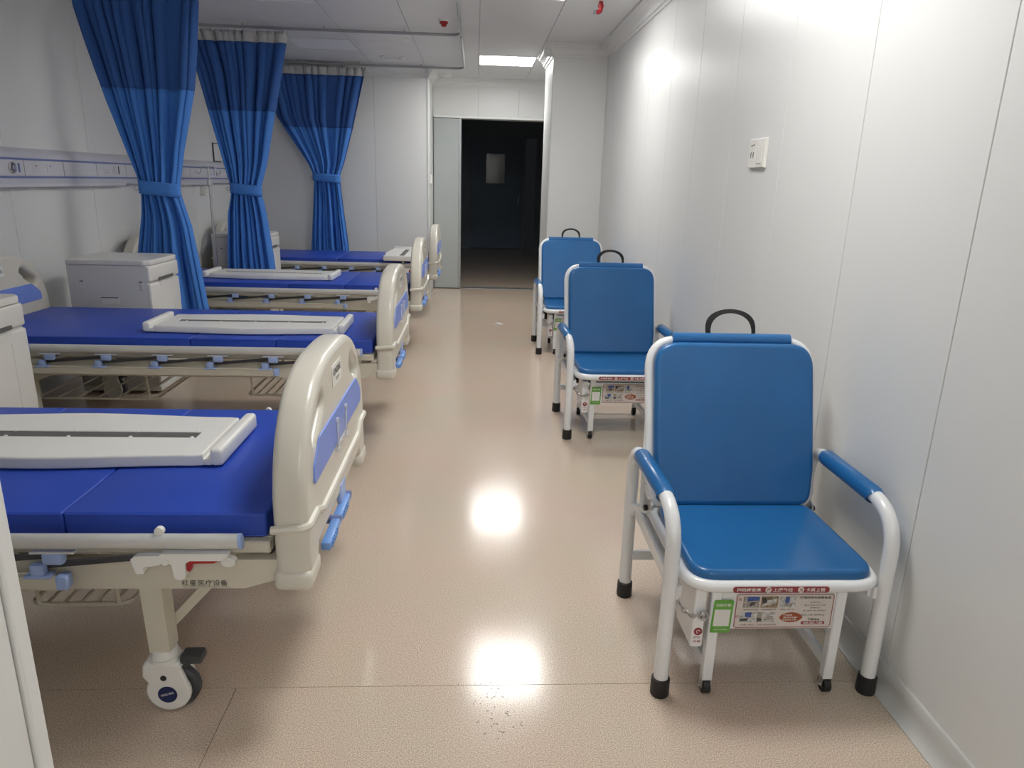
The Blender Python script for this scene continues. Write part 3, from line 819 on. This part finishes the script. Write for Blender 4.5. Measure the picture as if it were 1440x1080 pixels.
def make_bed(label):
    t = empty('hospital_bed', (0, 0, 0), label, 'bed', 'cream hospital beds in a row')
    fb = board(t, 'footboard', 0.0, 1)
    hb = board(t, 'headboard', -2.385, -1, plates=False)
    plate = MB().poly(fil2([(-.055, -.03), (.055, -.03), (.055, .03), (-.055, .03)], .01, 3), lambda a, b, c: (-2.385 + .092 + .0005 + c, a, b + .872), .001).build('maker_plate', 'plastic_white', hb)
    text('HONGXING', .020, lambda a, b, c: (-2.385 + .0945, a, b + .872), bold=.02, width=.09).build('lettering', 'ink', hb, smooth=False)
    # frame
    for s in (-1, 1):
        out = [(-.075, .483), (-.075, .425), (-.10, .421), (-.175, .398), (-2.22, .398), (-2.29, .421), (-2.31, .425), (-2.31, .483)]
        o = MB().poly(out, lambda a, b, c, s=s: (a, s * (.458 - c), b), .03).build('side_beam', 'cream_metal', t, smooth=False)
        if s < 0:
            tb = text('红星医疗设备', .017, lambda a, b, c: (a - .278, -.4592, b + .4150), bold=.002, width=.118)
            text('HONGXING MEDICAL EQUIPMENT DEVICE', .0032, lambda a, b, c: (a - .276, -.4592, b + .4030), tb, width=.118, bold=.01)
            tb.build('lettering', 'ink', o, smooth=False)
    MB().box(-.11, -.06, -.40, .40, .405, .465, .004, 1).build('cross_beam', 'cream_metal', t, smooth=False)
    MB().box(-2.32, -2.27, -.40, .40, .405, .465, .004, 1).build('cross_beam', 'cream_metal', t, smooth=False)
    d = MB()
    d.box(-2.285, -.105, -.452, -.425, .497, .531, .004, 1).box(-2.285, -.105, .425, .452, .497, .531, .004, 1)
    d.box(-.135, -.105, -.425, .425, .497, .531, .004, 1).box(-2.285, -2.255, -.425, .425, .497, .531, .004, 1)
    d.box(-2.255, -.135, -.425, .425, .515, .529)
    d.build('deck', 'cream_metal', t, smooth=False)
    for x in (-.16, -.75, -1.4, -2.2):
        MB().box(x - .02, x + .02, -.41, .41, .46, .50).build('deck_bearer', 'cream_metal', t, smooth=False)
    for x, dx in ((-.428, .19), (-1.95, -.17)):
        for s in (-1, 1):
            top, bot = .0285, .0275
            l = MB()
            vs = [(x + a * top - .0, s * .415 + b * top, .40) for a in (-1, 1) for b in (-1, 1)] + [(x + a * bot + (.004), s * .415 + b * bot, .19) for a in (-1, 1) for b in (-1, 1)]
            l.add(vs, [(0, 1, 3, 2), (4, 6, 7, 5), (0, 4, 5, 1), (2, 3, 7, 6), (0, 2, 6, 4), (1, 5, 7, 3)])
            l.build('leg', 'cream_metal', t, smooth=False)
            MB().bar((x + (.02 if dx > 0 else -.02), s * .38, .245), (x + dx * .85, s * .38, .40), .026, .006, (0, 1, 0)).build('leg_brace', 'cream_metal', t, smooth=False)
            make_caster(t, x + .014, s * .415, s)
        MB().box(x - .025, x + .025, -.39, .39, .34, .39, .003, 1).build('leg_crossbar', 'cream_metal', t, smooth=False)
    # crank rods and shafts
    for y in (-.14, .0):
        MB().cyl((-.09, y, .435), (-1.3, y, .44), .012, seg=10).build('crank_shaft', 'steel', t)
    for k, y in enumerate((-.21, -.03)):
        c = MB()
        c.box(-.012, .018, y - .085, y + .075, .415, .442, .008, 2)
        for q in range(5):
            c.box(.016, .021, y - .07 + q * .02, y - .062 + q * .02, .419, .438, .001, 1)
        c = c.build('crank_handle', 'crank_blue', t)
        MB().cyl((-.1, y + .085, .43), (.016, y + .085, .43), .014, seg=12).build('crank_pivot', 'stripe_blue', c)
    MB().box(-.012, .003, -.04, .04, .44, .505, .004, 1).build('crank_guard', 'clip_blue', t, smooth=False)
    # wire racks under the frame
    for x0, x1, z in ((-.84, -.56, .25), (-2.0, -1.35, .22)):
        r = MB()
        rp = fillet([(x0, -.30, z), (x1, -.30, z), (x1, .34, z), (x0, .34, z)], .04, 4, closed=True)
        r.tube(rp, .007, 8, closed=True)
        n = 6
        for k in range(1, n):
            x = x0 + (x1 - x0) * k / n
            r.tube([(x, -.30, z), (x, .34, z)], .005, 6)
        for x in (x0 + .03, x1 - .03):
            for y in (-.30, .34):
                r.tube([(x, y, z), (x, y * 1.1, .42)], .006, 6)
        r.build('under_rack', 'cream_metal', t)
    for s in (-1, 1):
        side_rail(t, s)
    return t

def make_mattress(label):
    t = empty('mattress', (0, 0, .532), label, 'mattress', 'blue vinyl mattresses on the beds')
    cuts = [-.115, -.63, -1.08, -2.275]
    for a, b in zip(cuts[:-1], cuts[1:]):
        x0, x1 = b + .0012, a - .0012
        m = MB()
        # softly cushioned block
        bm = bmesh.new()
        bmesh.ops.create_cube(bm, size=1)
        for v in bm.verts:
            v.co = Vector((x0 + (x1 - x0) * (v.co.x + .5), .86 * v.co.y, .070 * (v.co.z + .5)))
        bmesh.ops.bevel(bm, geom=list(bm.edges), offset=.007, segments=3, affect='EDGES', profile=.5)
        bm.verts.index_update()
        m.add([v.co[:] for v in bm.verts], [[v.index for v in f.verts] for f in bm.faces])
        bm.free()
        sec = m.build('mattress_section', 'mattress_blue', t, angle=60)
        for z in (.0645, .0055):
            MB().tube(fillet([(x0 + .003, -.430, z), (x1 - .003, -.430, z), (x1 - .003, .430, z), (x0 + .003, .430, z)], .01, 3, closed=True), .0028, 6, closed=True).build('piping', 'mattress_blue', sec)
    return t

bed0 = make_bed('x')
mat0 = make_mattress('x')
BEDX = -0.42
BEDS = [(BEDX, 2.13, 0.0), (BEDX - .012, 4.18, 0.0), (BEDX - .016, 6.26, 0.0), (BEDX + .01, 8.21, 0.0)]
bl = ['nearest cream hospital bed with lettering on its side beam and a white caster', 'second hospital bed from the viewer, its blue headboard inlay in view',
      'third hospital bed from the viewer, between the first two curtains', 'farthest hospital bed beside the grey sliding door']
ml = ['blue vinyl mattress on the nearest bed', 'blue vinyl mattress on the second bed from the viewer', 'blue vinyl mattress on the third bed from the viewer', 'blue vinyl mattress on the farthest bed']
for i, (x, y, rz) in enumerate(BEDS):
    o = bed0 if i == 0 else copy_tree(bed0)
    o.location = (x, y, 0); o.rotation_euler.z = rz; o['label'] = bl[i]
    o = mat0 if i == 0 else copy_tree(mat0)
    o.location = (x, y, .532); o.rotation_euler.z = rz; o['label'] = ml[i]

# ---------------------------------------------------------------- overbed table boards lying on the mattresses
def make_tray():
    t = empty('overbed_board', (0, 0, 0), 'x', 'table board', 'white overbed table boards')
    L, W0, W1 = .545, .175, .205
    top = []
    for k in range(0, 17):
        x = -L + .085 + (2 * L - .17) * k / 16
        u = abs(x) / (L - .085)
        top.append((x, W0 + (W1 - W0) * (1 - u * u * (3 - 2 * u))))
    out = [(-L + .06, W0 - .005)] + top + [(L - .06, W0 - .005), (L - .06, -W0 + .005)] + [(x, -y) for x, y in reversed(top)] + [(-L + .06, -W0 + .005)]
    slot = [(-.41, -.026), (.41, -.026), (.41, .026), (-.41, .026)]
    shape([out, slot], .019, .007, lambda a, b, c: (a, b, .021 + c)).build('board', 'tray_white', t)
    for s in (-1, 1):
        e = MB()
        x0, x1 = sorted((s * (L - .062), s * (L - .035)))
        e.box(x0, x1, -W0 + .004, W0 - .004, .004, .024, .004, 2)
        x0, x1 = sorted((s * (L - .04), s * L))
        e.box(x0, x1, -W0, W0, .002, .058, .013, 3)
        e.build('end_lip', 'tray_white', t)
    MB().box(-.41, .41, -.026, .026, .018, .0365).build('slot_plate', 'slot_dark', t, smooth=False)
    for k in range(-2, 3):
        for s in (-1, 1):
            MB().lathe([(.006, 0), (.006, .003), (.003, .005)], lambda a, b, z, k=k, s=s: (k * .19 + .02 + a, s * .026 + b, .037 + z), 10).build('peg', 'plastic_white', t)
    return t
tray0 = make_tray()
TR = [(-1.29, 2.175, 0.0), (-1.265, 4.05, 0.012), (-1.735, 6.21, -0.03), (-.80, 8.15, PI / 2)]
tl = ['white slotted overbed board lying on the nearest mattress', 'white slotted overbed board lying on the second mattress', 'white slotted overbed board lying on the third mattress', 'white overbed board laid across the farthest mattress']
for i, (x, y, rz) in enumerate(TR):
    o = tray0 if i == 0 else copy_tree(tray0)
    o.location = (x, y, .6035); o.rotation_euler.z = rz; o['label'] = tl[i]

# ---------------------------------------------------------------- bedside cabinets (origin: middle of the footprint)
def make_cabinet():
    t = empty('bedside_cabinet', (0, 0, 0), 'x', 'cabinet', 'white moulded bedside cabinets')
    D, W, Hh = .26, .232, .895
    MB().box(-D, D - .012, -W, W, .035, Hh - .03, .012, 2).build('body', 'cab_grey', t)
    tp = [(-D - .004, -W - .006), (D - .03, -W - .006), (D + .006, -W + .03), (D + .006, W - .03), (D - .03, W + .006), (-D - .004, W + .006)]
    shape([fil2(tp, .03, 5)], .018, .008, lambda a, b, c: (a, b, Hh - .018 + c)).build('top', 'cab_white', t)
    fr = lambda y0, y1, z0, z1: MB().box(D - .03, D + .004, y0, y1, z0, z1, .014, 3)
    dr = fr(-W + .001, W - .001, .752, Hh - .037).build('drawer', 'cab_white', t)
    MB().box(D - .0, D + .0052, -.11, .13, .752, .775, .004, 1).build('grip_recess', 'slot_dark', dr, smooth=False)
    dd = fr(-W + .001, W - .001, .06, .744).build('door', 'cab_white', t)
    MB().poly(fil2([(-.10, .0), (.12, .0), (.10, -.035), (-.08, -.035)], .01, 3), lambda a, b, c: (D + .003 + c, a, b + .742), .004).build('grip_lip', 'cab_white', dd)
    MB().box(D + .0035, D + .0046, .105, .108, .08, .69).build('groove', 'cab_grey', dd, smooth=False)
    MB().box(-D, D, -W, W, .012, .05, .01, 2).build('plinth', 'cab_white', t)
    for s in (-1, 1):
        g = MB().box(-.06, .05, s * W - .002, s * W + .002, .605, .650, .002, 1).build('side_recess', 'cab_white', t, smooth=False)
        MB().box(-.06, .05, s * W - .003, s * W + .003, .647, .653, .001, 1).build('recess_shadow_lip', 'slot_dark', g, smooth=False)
        for x in (-.17, .205):
            h = MB().box(x - .013, x + .013, s * W - .005, s * W + .005, .70, .758, .003, 1).build('towel_hook', 'cab_grey', t, smooth=False)
            MB().box(x - .011, x + .011, s * W - .006, s * W + .006, .752, .759, .001, 1).build('hook_slot', 'slot_dark', h, smooth=False)
    for x in (-D + .05, D - .05):
        for y in (-W + .05, W - .05):
            MB().cyl((x, y, 0), (x, y, .014), .02, seg=12).build('foot', 'rubber_grey', t)
    return t
cab0 = make_cabinet()
CB = [(-2.335, 3.088), (-2.375, 4.937), (-2.275, 7.26)]
cl = ['white bedside cabinet at the left edge between the first and second beds', 'white bedside cabinet with grey side behind the second bed', 'white bedside cabinet half hidden by the middle curtain']
for i, (x, y) in enumerate(CB):
    o = cab0 if i == 0 else copy_tree(cab0)
    o.location = (x, y, 0); o['label'] = cl[i]

# ---------------------------------------------------------------- drip stand at the third bed
t = empty('drip_stand', (-2.435, 6.835, 0), 'chrome drip stand pole with curled hooks behind the third bed', 'drip stand')
MB().cyl((0, 0, .05), (0, 0, 1.36), .012, seg=12).build('lower_tube', 'steel', t)
MB().cyl((0, 0, 1.34), (0, 0, 1.50), .008, seg=12).build('upper_tube', 'steel', t)
MB().lathe([(.012, 1.335), (.021, 1.34), (.021, 1.385), (.012, 1.39)]).build('clamp_collar', 'steel', t)
for s in (-1, 1):
    MB().tube(fillet([(0, 0, 1.50), (s * .055, 0, 1.505), (s * .075, 0, 1.45), (s * .10, 0, 1.445), (s * .115, 0, 1.47)], .02, 5), .004, 8).build('hook', 'steel', t)
MB().lathe([(.062, 0), (.062, .012), (.05, .02), (.016, .03), (.014, .06)]).build('base', 'steel', t)

# ---------------------------------------------------------------- folding attendant chair (origin: middle of the four feet)
def make_chair():
    t = empty('attendant_chair', (0, 0, 0), 'x', 'chair', 'blue attendant chairs along the right wall')
    AZ = .585
    for s in (-1, 1):
        x = s * .315
        p = fillet([(x, -.26, .03), (x, -.255, AZ), (x, .275, AZ), (x, .26, .03)], [0, .135, .11, 0], 9)
        sf = MB().tube(p, .0215, 14, up=(1, 0, 0)).build('side_frame', 'chair_white', t)
        ap = [(x, -.135, AZ), (x, .165, AZ)]
        MB().tube([(x, -.135, AZ - .004), (x, -.13, AZ), (x, .16, AZ), (x, .165, AZ - .003)], .028, 16, up=(1, 0, 0)).build('arm_pad', 'chair_blue', sf)
        for y in (-.26, .26):
            MB().lathe([(.0265, 0), (.028, .004), (.027, .055), (.022, .058)], lambda a, b, z, y=y: (x + a, y + b, z), 18).build('rubber_foot', 'rubber', sf)
        MB().bar((s * .29, .25, .35), (s * .29, -.245, .335), .03, .038).build('side_bar', 'chair_white', t, smooth=False)
        MB().box(*sorted((s * .285, s * .315)), .235, .26, .33, .37, .003, 1).box(*sorted((s * .285, s * .315)), -.26, -.235, .315, .355, .003, 1).build('bar_bracket', 'chair_white', t, smooth=False)
        # hinge of the backrest
        hg = MB().box(*sorted((s * .268, s * .285)), .13, .19, .36, .43, .012, 3).build('hinge_plate', 'steel', t)
        MB().cyl((s * .28, .16, .40), (s * .296, .16, .40), .010, seg=12).build('hinge_bolt', 'rubber', hg)
        # rear post that carries the backrest frame
        MB().tube([(s * .288, .20, .36), (s * .278, .275, .76)], .0125, 10).build('back_post', 'chair_white', t)
    # seat frame and cushion
    loop = fillet([(-.272, -.305, .388), (.272, -.305, .388), (.272, .15, .388), (-.272, .15, .388)], [.085, .085, .03, .03], 8, closed=True)
    fr = MB().tube(loop, .0175, 12, closed=True).build('seat_frame', 'chair_white', t)
    lo = fil2([(-.265, -.300), (.265, -.300), (.258, .150), (-.258, .150)], .075, 8)
    shape([lo], .021, .0155, lambda a, b, c: (a, b, .409 + c)).build('seat', 'chair_blue', t)
    for s in (-1, 1):
        MB().bar((s * .272, .15, .388), (s * .315, .25, .36), .018, .02).build('seat_link', 'chair_white', t, smooth=False)
    # strip of lettering along the front of the seat frame
    st = MB().poly(fil2([(-.136, -.0095), (.136, -.0095), (.136, .0095), (-.136, .0095)], .009, 4), lambda a, b, c: (a - .022, -.3226 - c, b + .388), .0012).build('notice_strip', 'sticker_red', fr)
    P = lambda ox: (lambda a, b, c: (a - .022 + ox, -.3244, b + .388))
    tb = text('扫码椅变床', .0115, P(-.092), bold=.018, width=.068)
    text('上提外拉', .0115, P(.004), tb, bold=.018, width=.056)
    text('卡紧上锁', .0115, P(.096), tb, bold=.018, width=.056)
    for ox in (-.037, .055):
        tb.cyl((ox - .022, -.3238, .388), (ox - .022, -.3245, .388), .0088, seg=18)
    tb.build('strip_lettering', 'ink_white', fr, smooth=False)
    tb = text('开', .0115, lambda a, b, c: (a - .059, -.3250, b + .388), bold=.018)
    text('关', .0115, lambda a, b, c: (a + .033, -.3250, b + .388), tb, bold=.018)
    tb.build('strip_lettering', 'sticker_red', fr, smooth=False)
    # backrest: cushion, frame, rolled head strip, carrying strap
    ang = math.atan2(.165, .535)
    ca, sa = math.cos(ang), math.sin(ang)
    def B(a, b, c, oy=.135, oz=.424):                     # a across, b up along the back, c out of the front face
        return (a, oy + b * sa - c * ca, oz + b * ca + c * sa)
    lo = fil2([(-.258, .0), (.258, .0), (.272, .12), (.272, .545), (-.272, .545), (-.272, .12)], [.05, .05, .1, .085, .085, .1], 8)
    br = shape([lo], .021, .0155, lambda a, b, c: B(a, b, c)).build('backrest', 'chair_blue', t)
    lp = fillet([B(-.275, .0, -.033), B(.275, .0, -.033), B(.281, .555, -.033), B(-.281, .555, -.033)], [.05, .05, .1, .1], 9, closed=True)
    bf = MB().tube(lp, .0165, 12, closed=True).build('back_frame', 'chair_white', t)
    hs = MB().tube([B(-.205, .558, -.030), B(.205, .558, -.030)], .02, 14, flat=(.021, .024), up=(0, 0, 1)).build('head_strip', 'chair_blue', t)
    sp = []
    for k in range(17):
        a = PI * k / 16
        sp.append((.072 * math.cos(a) * (1 + .08 * math.sin(a)), .575 + .075 * math.sin(a) ** .8 if 0 < k < 16 else .568))
    s_ = MB()
    vs, fs = [], []
    for k, (a, b) in enumerate(sp):
        for c, q in ((-.024, 0), (-.028, 0), (-.034, .015), (-.030, .015)):
            vs.append(B(a * (1 + q / .072), b + q, c))
    for k in range(16):
        for j in range(4):
            fs.append((k * 4 + j, k * 4 + (j + 1) % 4, (k + 1) * 4 + (j + 1) % 4, (k + 1) * 4 + j))
    fs += [(0, 1, 2, 3), (64, 65, 66, 67)]
    s_.add(vs, fs).build('carry_strap', 'strap_black', t)
    # lower fold-out frame: legs with castors, rails, front board
    for x in (-.178, .188):
        lg = MB().box(x - .015, x + .015, -.27, -.24, .048, .372, .003, 1).build('inner_leg', 'chair_white', t, smooth=False)
        MB().box(x - .013, x + .013, .18, .21, .048, .372, .003, 1).build('inner_leg', 'chair_white', t, smooth=False)
        MB().bar((x - .004, .19, .10), (x - .004, -.25, .10), .02, .03).build('inner_rail', 'chair_white', t, smooth=False)
        for y in (-.255, .195):
            c = MB().box(x - .015, x - .012, y - .012, y + .012, .02, .05).box(x + .012, x + .015, y - .012, y + .012, .02, .05).box(x - .014, x + .014, y - .012, y + .012, .0485, .0505).build('castor_fork', 'steel', t, smooth=False)
            MB().cyl((x - .010, y, .024), (x + .010, y, .024), .024, seg=18).build('castor_wheel', 'rubber', c)
            MB().cyl((x - .020, y, .024), (x + .020, y, .024), .004, seg=8).build('castor_axle', 'steel', c)
    bd = MB().box(-.163, .173, -.266, -.252, .222, .346, .003, 1).build('front_board', 'chair_white', t, smooth=False)
    Y0 = -.2665
    MB().box(-.19, .20, -.262, -.245, .352, .376, .002, 1).build('top_rail', 'chair_white', t, smooth=False)
    lb = MB().poly(fil2([(-.122, .226), (.168, .226), (.168, .340), (-.122, .340)], .010, 4), lambda a, b, c: (a, Y0 - c, b), .0008).build('instruction_label', 'sticker_paper', bd)
    ol = [(a, b) for a, b in fil2([(-.119, .229), (.165, .229), (.165, .337), (-.119, .337)], .009, 4)]
    MB().tube([(a, Y0 - .0009, b) for a, b in ol], .0011, 4, closed=True).build('label_border', 'sticker_red', lb)
    def pic(x0, x1, z0, z1, m): MB().box(x0, x1, Y0 - .0013, Y0 - .0007, z0, z1).build('label_picture', m, lb, smooth=False)
    def dab(pts, m): MB().poly(pts, lambda a, b, c: (a, Y0 - .0014 - c, b), .0004).build('label_picture', m, lb, smooth=False)
    pic(-.100, -.052, .294, .331, 'photo_grey'); pic(-.048, .002, .294, .331, 'photo_brown'); pic(.006, .054, .294, .331, 'photo_pale')
    pic(-.106, -.058, .246, .280, 'photo_pale'); pic(-.055, -.038, .246, .280, 'photo_grey'); pic(-.036, -.002, .246, .280, 'photo_pale')
    dab([(-.09, .316), (-.055, .318), (-.054, .330), (-.088, .330)], 'photo_blue')
    dab([(-.082, .298), (-.068, .303), (-.062, .312), (-.078, .312)], 'photo_dark')
    dab([(-.046, .298), (-.006, .308), (.0, .325), (-.03, .318)], 'photo_pale')
    dab([(-.046, .324), (-.036, .327), (-.03, .310), (-.042, .308)], 'photo_dark')
    dab([(.022, .310), (.034, .309), (.035, .329), (.023, .330)], 'photo_blue')
    dab([(.020, .297), (.045, .297), (.044, .309), (.022, .309)], 'photo_grey')
    dab([(-.090, .264), (-.072, .263), (-.072, .279), (-.090, .279)], 'photo_blue')
    dab([(-.104, .250), (-.082, .250), (-.080, .260), (-.104, .259)], 'photo_dark')
    dab([(-.034, .252), (-.006, .256), (-.010, .268), (-.032, .264)], 'photo_grey')
    dab([(-.053, .250), (-.040, .252), (-.040, .258), (-.053, .262)], 'photo_dark')
    leaf = [(.046 + .034 * math.cos(2 * PI * k / 28), .262 + .0165 * math.sin(2 * PI * k / 28) * (1 - .25 * abs(math.cos(2 * PI * k / 28)) ** 3)) for k in range(28)]
    MB().poly(leaf, lambda a, b, c: (a, Y0 - .0009 - c, b), .0004).build('label_leaf', 'sticker_brown', lb, smooth=False)
    T = lambda ox, oz: (lambda a, b, c: (a + ox, Y0 - .0017, b + oz))
    tb = MB()
    text('使用时间与收费标准', .0085, T(.110, .327), tb, width=.092, bold=.015)
    text('客服电话', .0068, T(.114, .255), tb, width=.036, bold=.015)
    text('锁上上锁 时间停止', .0056, T(.110, .270), tb, width=.070)
    text('(开放时间)', .0048, T(.112, .311), tb, width=.03)
    text('晚上18:00-早上7:00', .0045, T(.112, .302), tb, width=.062)
    text('(收费标准)', .0048, T(.112, .293), tb, width=.03)
    text('晚上使用一晚, 押金另付', .0045, T(.112, .284), tb, width=.066)
    text('1.微信扫码扫描', .0055, T(-.078, .2885), tb, width=.046)
    text('2.按键盖板松锁', .0055, T(-.024, .2885), tb, width=.046)
    text('3.提椅上提外拉', .0055, T(.030, .2885), tb, width=.044)
    text('1.回推卡板位', .0055, T(-.082, .2385), tb, width=.042)
    text('2.插入锁扣结束押金', .0055, T(-.022, .2385), tb, width=.056)
    tb.build('label_lettering', 'ink', lb, smooth=False)
    tb = text('租', .010, T(-.110, .322))
    text('还', .010, T(-.114, .266), tb)
    tb.build('label_lettering', 'sticker_red', lb, smooth=False)
    MB().poly(fil2([(.078, .2385), (.148, .2385), (.148, .2485), (.078, .2485)], .0045, 4), lambda a, b, c: (a, Y0 - .0009 - c, b), .0004).build('phone_pill', 'sticker_red', lb, smooth=False)
    tb = text('400-582-1588', .0062, T(.113, .2435), width=.058, bold=.02)
    text('使用完后', .0055, T(.036, .270), tb, width=.026, bold=.02)
    text('请将椅子折叠好', .0055, T(.045, .262), tb, width=.044, bold=.02)
    text('放回归位上锁', .0055, T(.042, .2545), tb, width=.040, bold=.02)
    tb.build('label_lettering', 'ink_white', lb, smooth=False)
    # green scan label (its code is left out)
    gl = MB().poly(fil2([(-.190, .216), (-.132, .216), (-.129, .322), (-.185, .322)], .005, 3), lambda a, b, c: (a, -.2715 - c, b), .0015).build('scan_label', 'sticker_green', lg if False else bd)
    MB().poly([(-.183, .238), (-.137, .238), (-.136, .292), (-.182, .292)], lambda a, b, c: (a, -.2732 - c, b), .0004).build('label_lettering', 'ink_white', bd, smooth=False)
    tb = text('扫码开锁', .0105, lambda a, b, c: (a - .158, -.2736, b + .307), width=.044, bold=.015)
    text('微信扫码使用', .005, lambda a, b, c: (a - .160, -.2736, b + .227), tb, width=.038)
    tb.build('label_lettering', 'ink_white', bd, smooth=False)
    # lock box and chain beside the left inner leg
    lk = MB().box(-.238, -.204, -.262, -.115, .160, .352, .003, 1).build('lock_box', 'chair_white', t, smooth=False)
    MB().cyl((-.220, -.2622, .213), (-.220, -.2632, .213), .0125, seg=20).build('lock_badge', 'sticker_red', lk)
    tb = text('按键', .0075, lambda a, b, c: (a - .221, -.2632, b + .193), width=.022, bold=.02)
    text('开锁', .0075, lambda a, b, c: (a - .221, -.2632, b + .180), tb, width=.022, bold=.02)
    tb.build('lock_lettering', 'sticker_red', lk, smooth=False)
    MB().tube([(-.220 + .005 * math.cos(k * PI / 5), -.2638, .213 + .005 * math.sin(k * PI / 5)) for k in range(8)], .001, 4).build('lock_lettering', 'ink_white', lk, smooth=False)
    ch = MB()
    A, M_, E_ = Vector((-.285, -.20, .315)), Vector((-.262, -.262, .240)), Vector((-.215, -.272, .276))
    n = 8
    pts = [A * (1 - k / n) ** 2 + M_ * 2 * (k / n) * (1 - k / n) + E_ * (k / n) ** 2 for k in range(n + 1)]
    pts += [E_ + Vector((.010 * math.cos(k * 1.9), -.005 - .002 * (k % 3), .012 * math.sin(k * 1.9))) for k in range(6)]
    for k in range(len(pts) - 1):
        p, q = pts[k], pts[k + 1]
        c = (p + q) / 2; d_ = (q - p).normalized()
        o1 = d_.orthogonal().normalized(); o2 = d_.cross(o1)
        s1 = o1 if k % 2 else o2
        ch.tube([c + d_ * (.0105 * math.cos(a)) + s1 * (.0065 * math.sin(a)) for a in [2 * PI * j / 10 for j in range(10)]], .0021, 5, closed=True)
    ch.build('chain', 'steel', t)
    # folded inner cushion seen under the back, rear cross rails
    MB().box(-.25, .25, .06, .20, .245, .365, .02, 3).build('folded_cushion', 'strap_black', t)
    MB().box(-.30, .30, .245, .262, .150, .185, .003, 1).build('rear_rail', 'chair_white', t, smooth=False)
    MB().box(-.30, .30, .245, .262, .345, .372, .003, 1).build('rear_rail', 'chair_white', t, smooth=False)
    return t
ch0 = make_chair()
CH = [(.879, 1.995, 0.0), (.868, 4.158, 0.012), (.885, 6.27, 0.0)]
chl = ['nearest blue padded folding attendant chair with white tube frame', 'middle blue attendant chair of the three along the right wall', 'farthest blue attendant chair near the dark doorway']
for i, (x, y, rz) in enumerate(CH):
    o = ch0 if i == 0 else copy_tree(ch0)
    o.location = (x, y, 0); o.rotation_euler.z = rz; o['label'] = chl[i]

# ---------------------------------------------------------------- bits on the floor
vs, fs = [], []
pp = [(-.05, 0, .001), (0, .04, .012), (.06, .01, .001), (.03, -.05, .006), (-.01, -.015, .02)]
sp = MB().add(pp + [(x, y, z + .001) for x, y, z in pp], [(0, 1, 4), (1, 2, 4), (2, 3, 4), (3, 0, 4), (5, 9, 6), (6, 9, 7), (7, 9, 8), (8, 9, 5), (0, 5, 6, 1), (1, 6, 7, 2), (2, 7, 8, 3), (3, 8, 5, 0)]).build('paper_scrap', 'paper', smooth=False)
sp.location = (.25, 7.32, 0)
tag(sp, 'crumpled white paper scrap on the aisle floor', 'scrap')
rnd = random.Random(4)
for k in range(40):                       # scuff marks worn into the vinyl beside the seam
    x, y = .06 + rnd.gauss(0, .045), 1.70 + rnd.gauss(0, .06) - (.12 if k % 4 == 0 else 0)
    a = rnd.uniform(0, PI); L = rnd.uniform(.003, .010)
    MB().bar((x, y, .0004), (x + L * math.cos(a), y + L * math.sin(a), .0004), .0018, .0006).build('scuff_mark', 'scuff', fl, smooth=False)
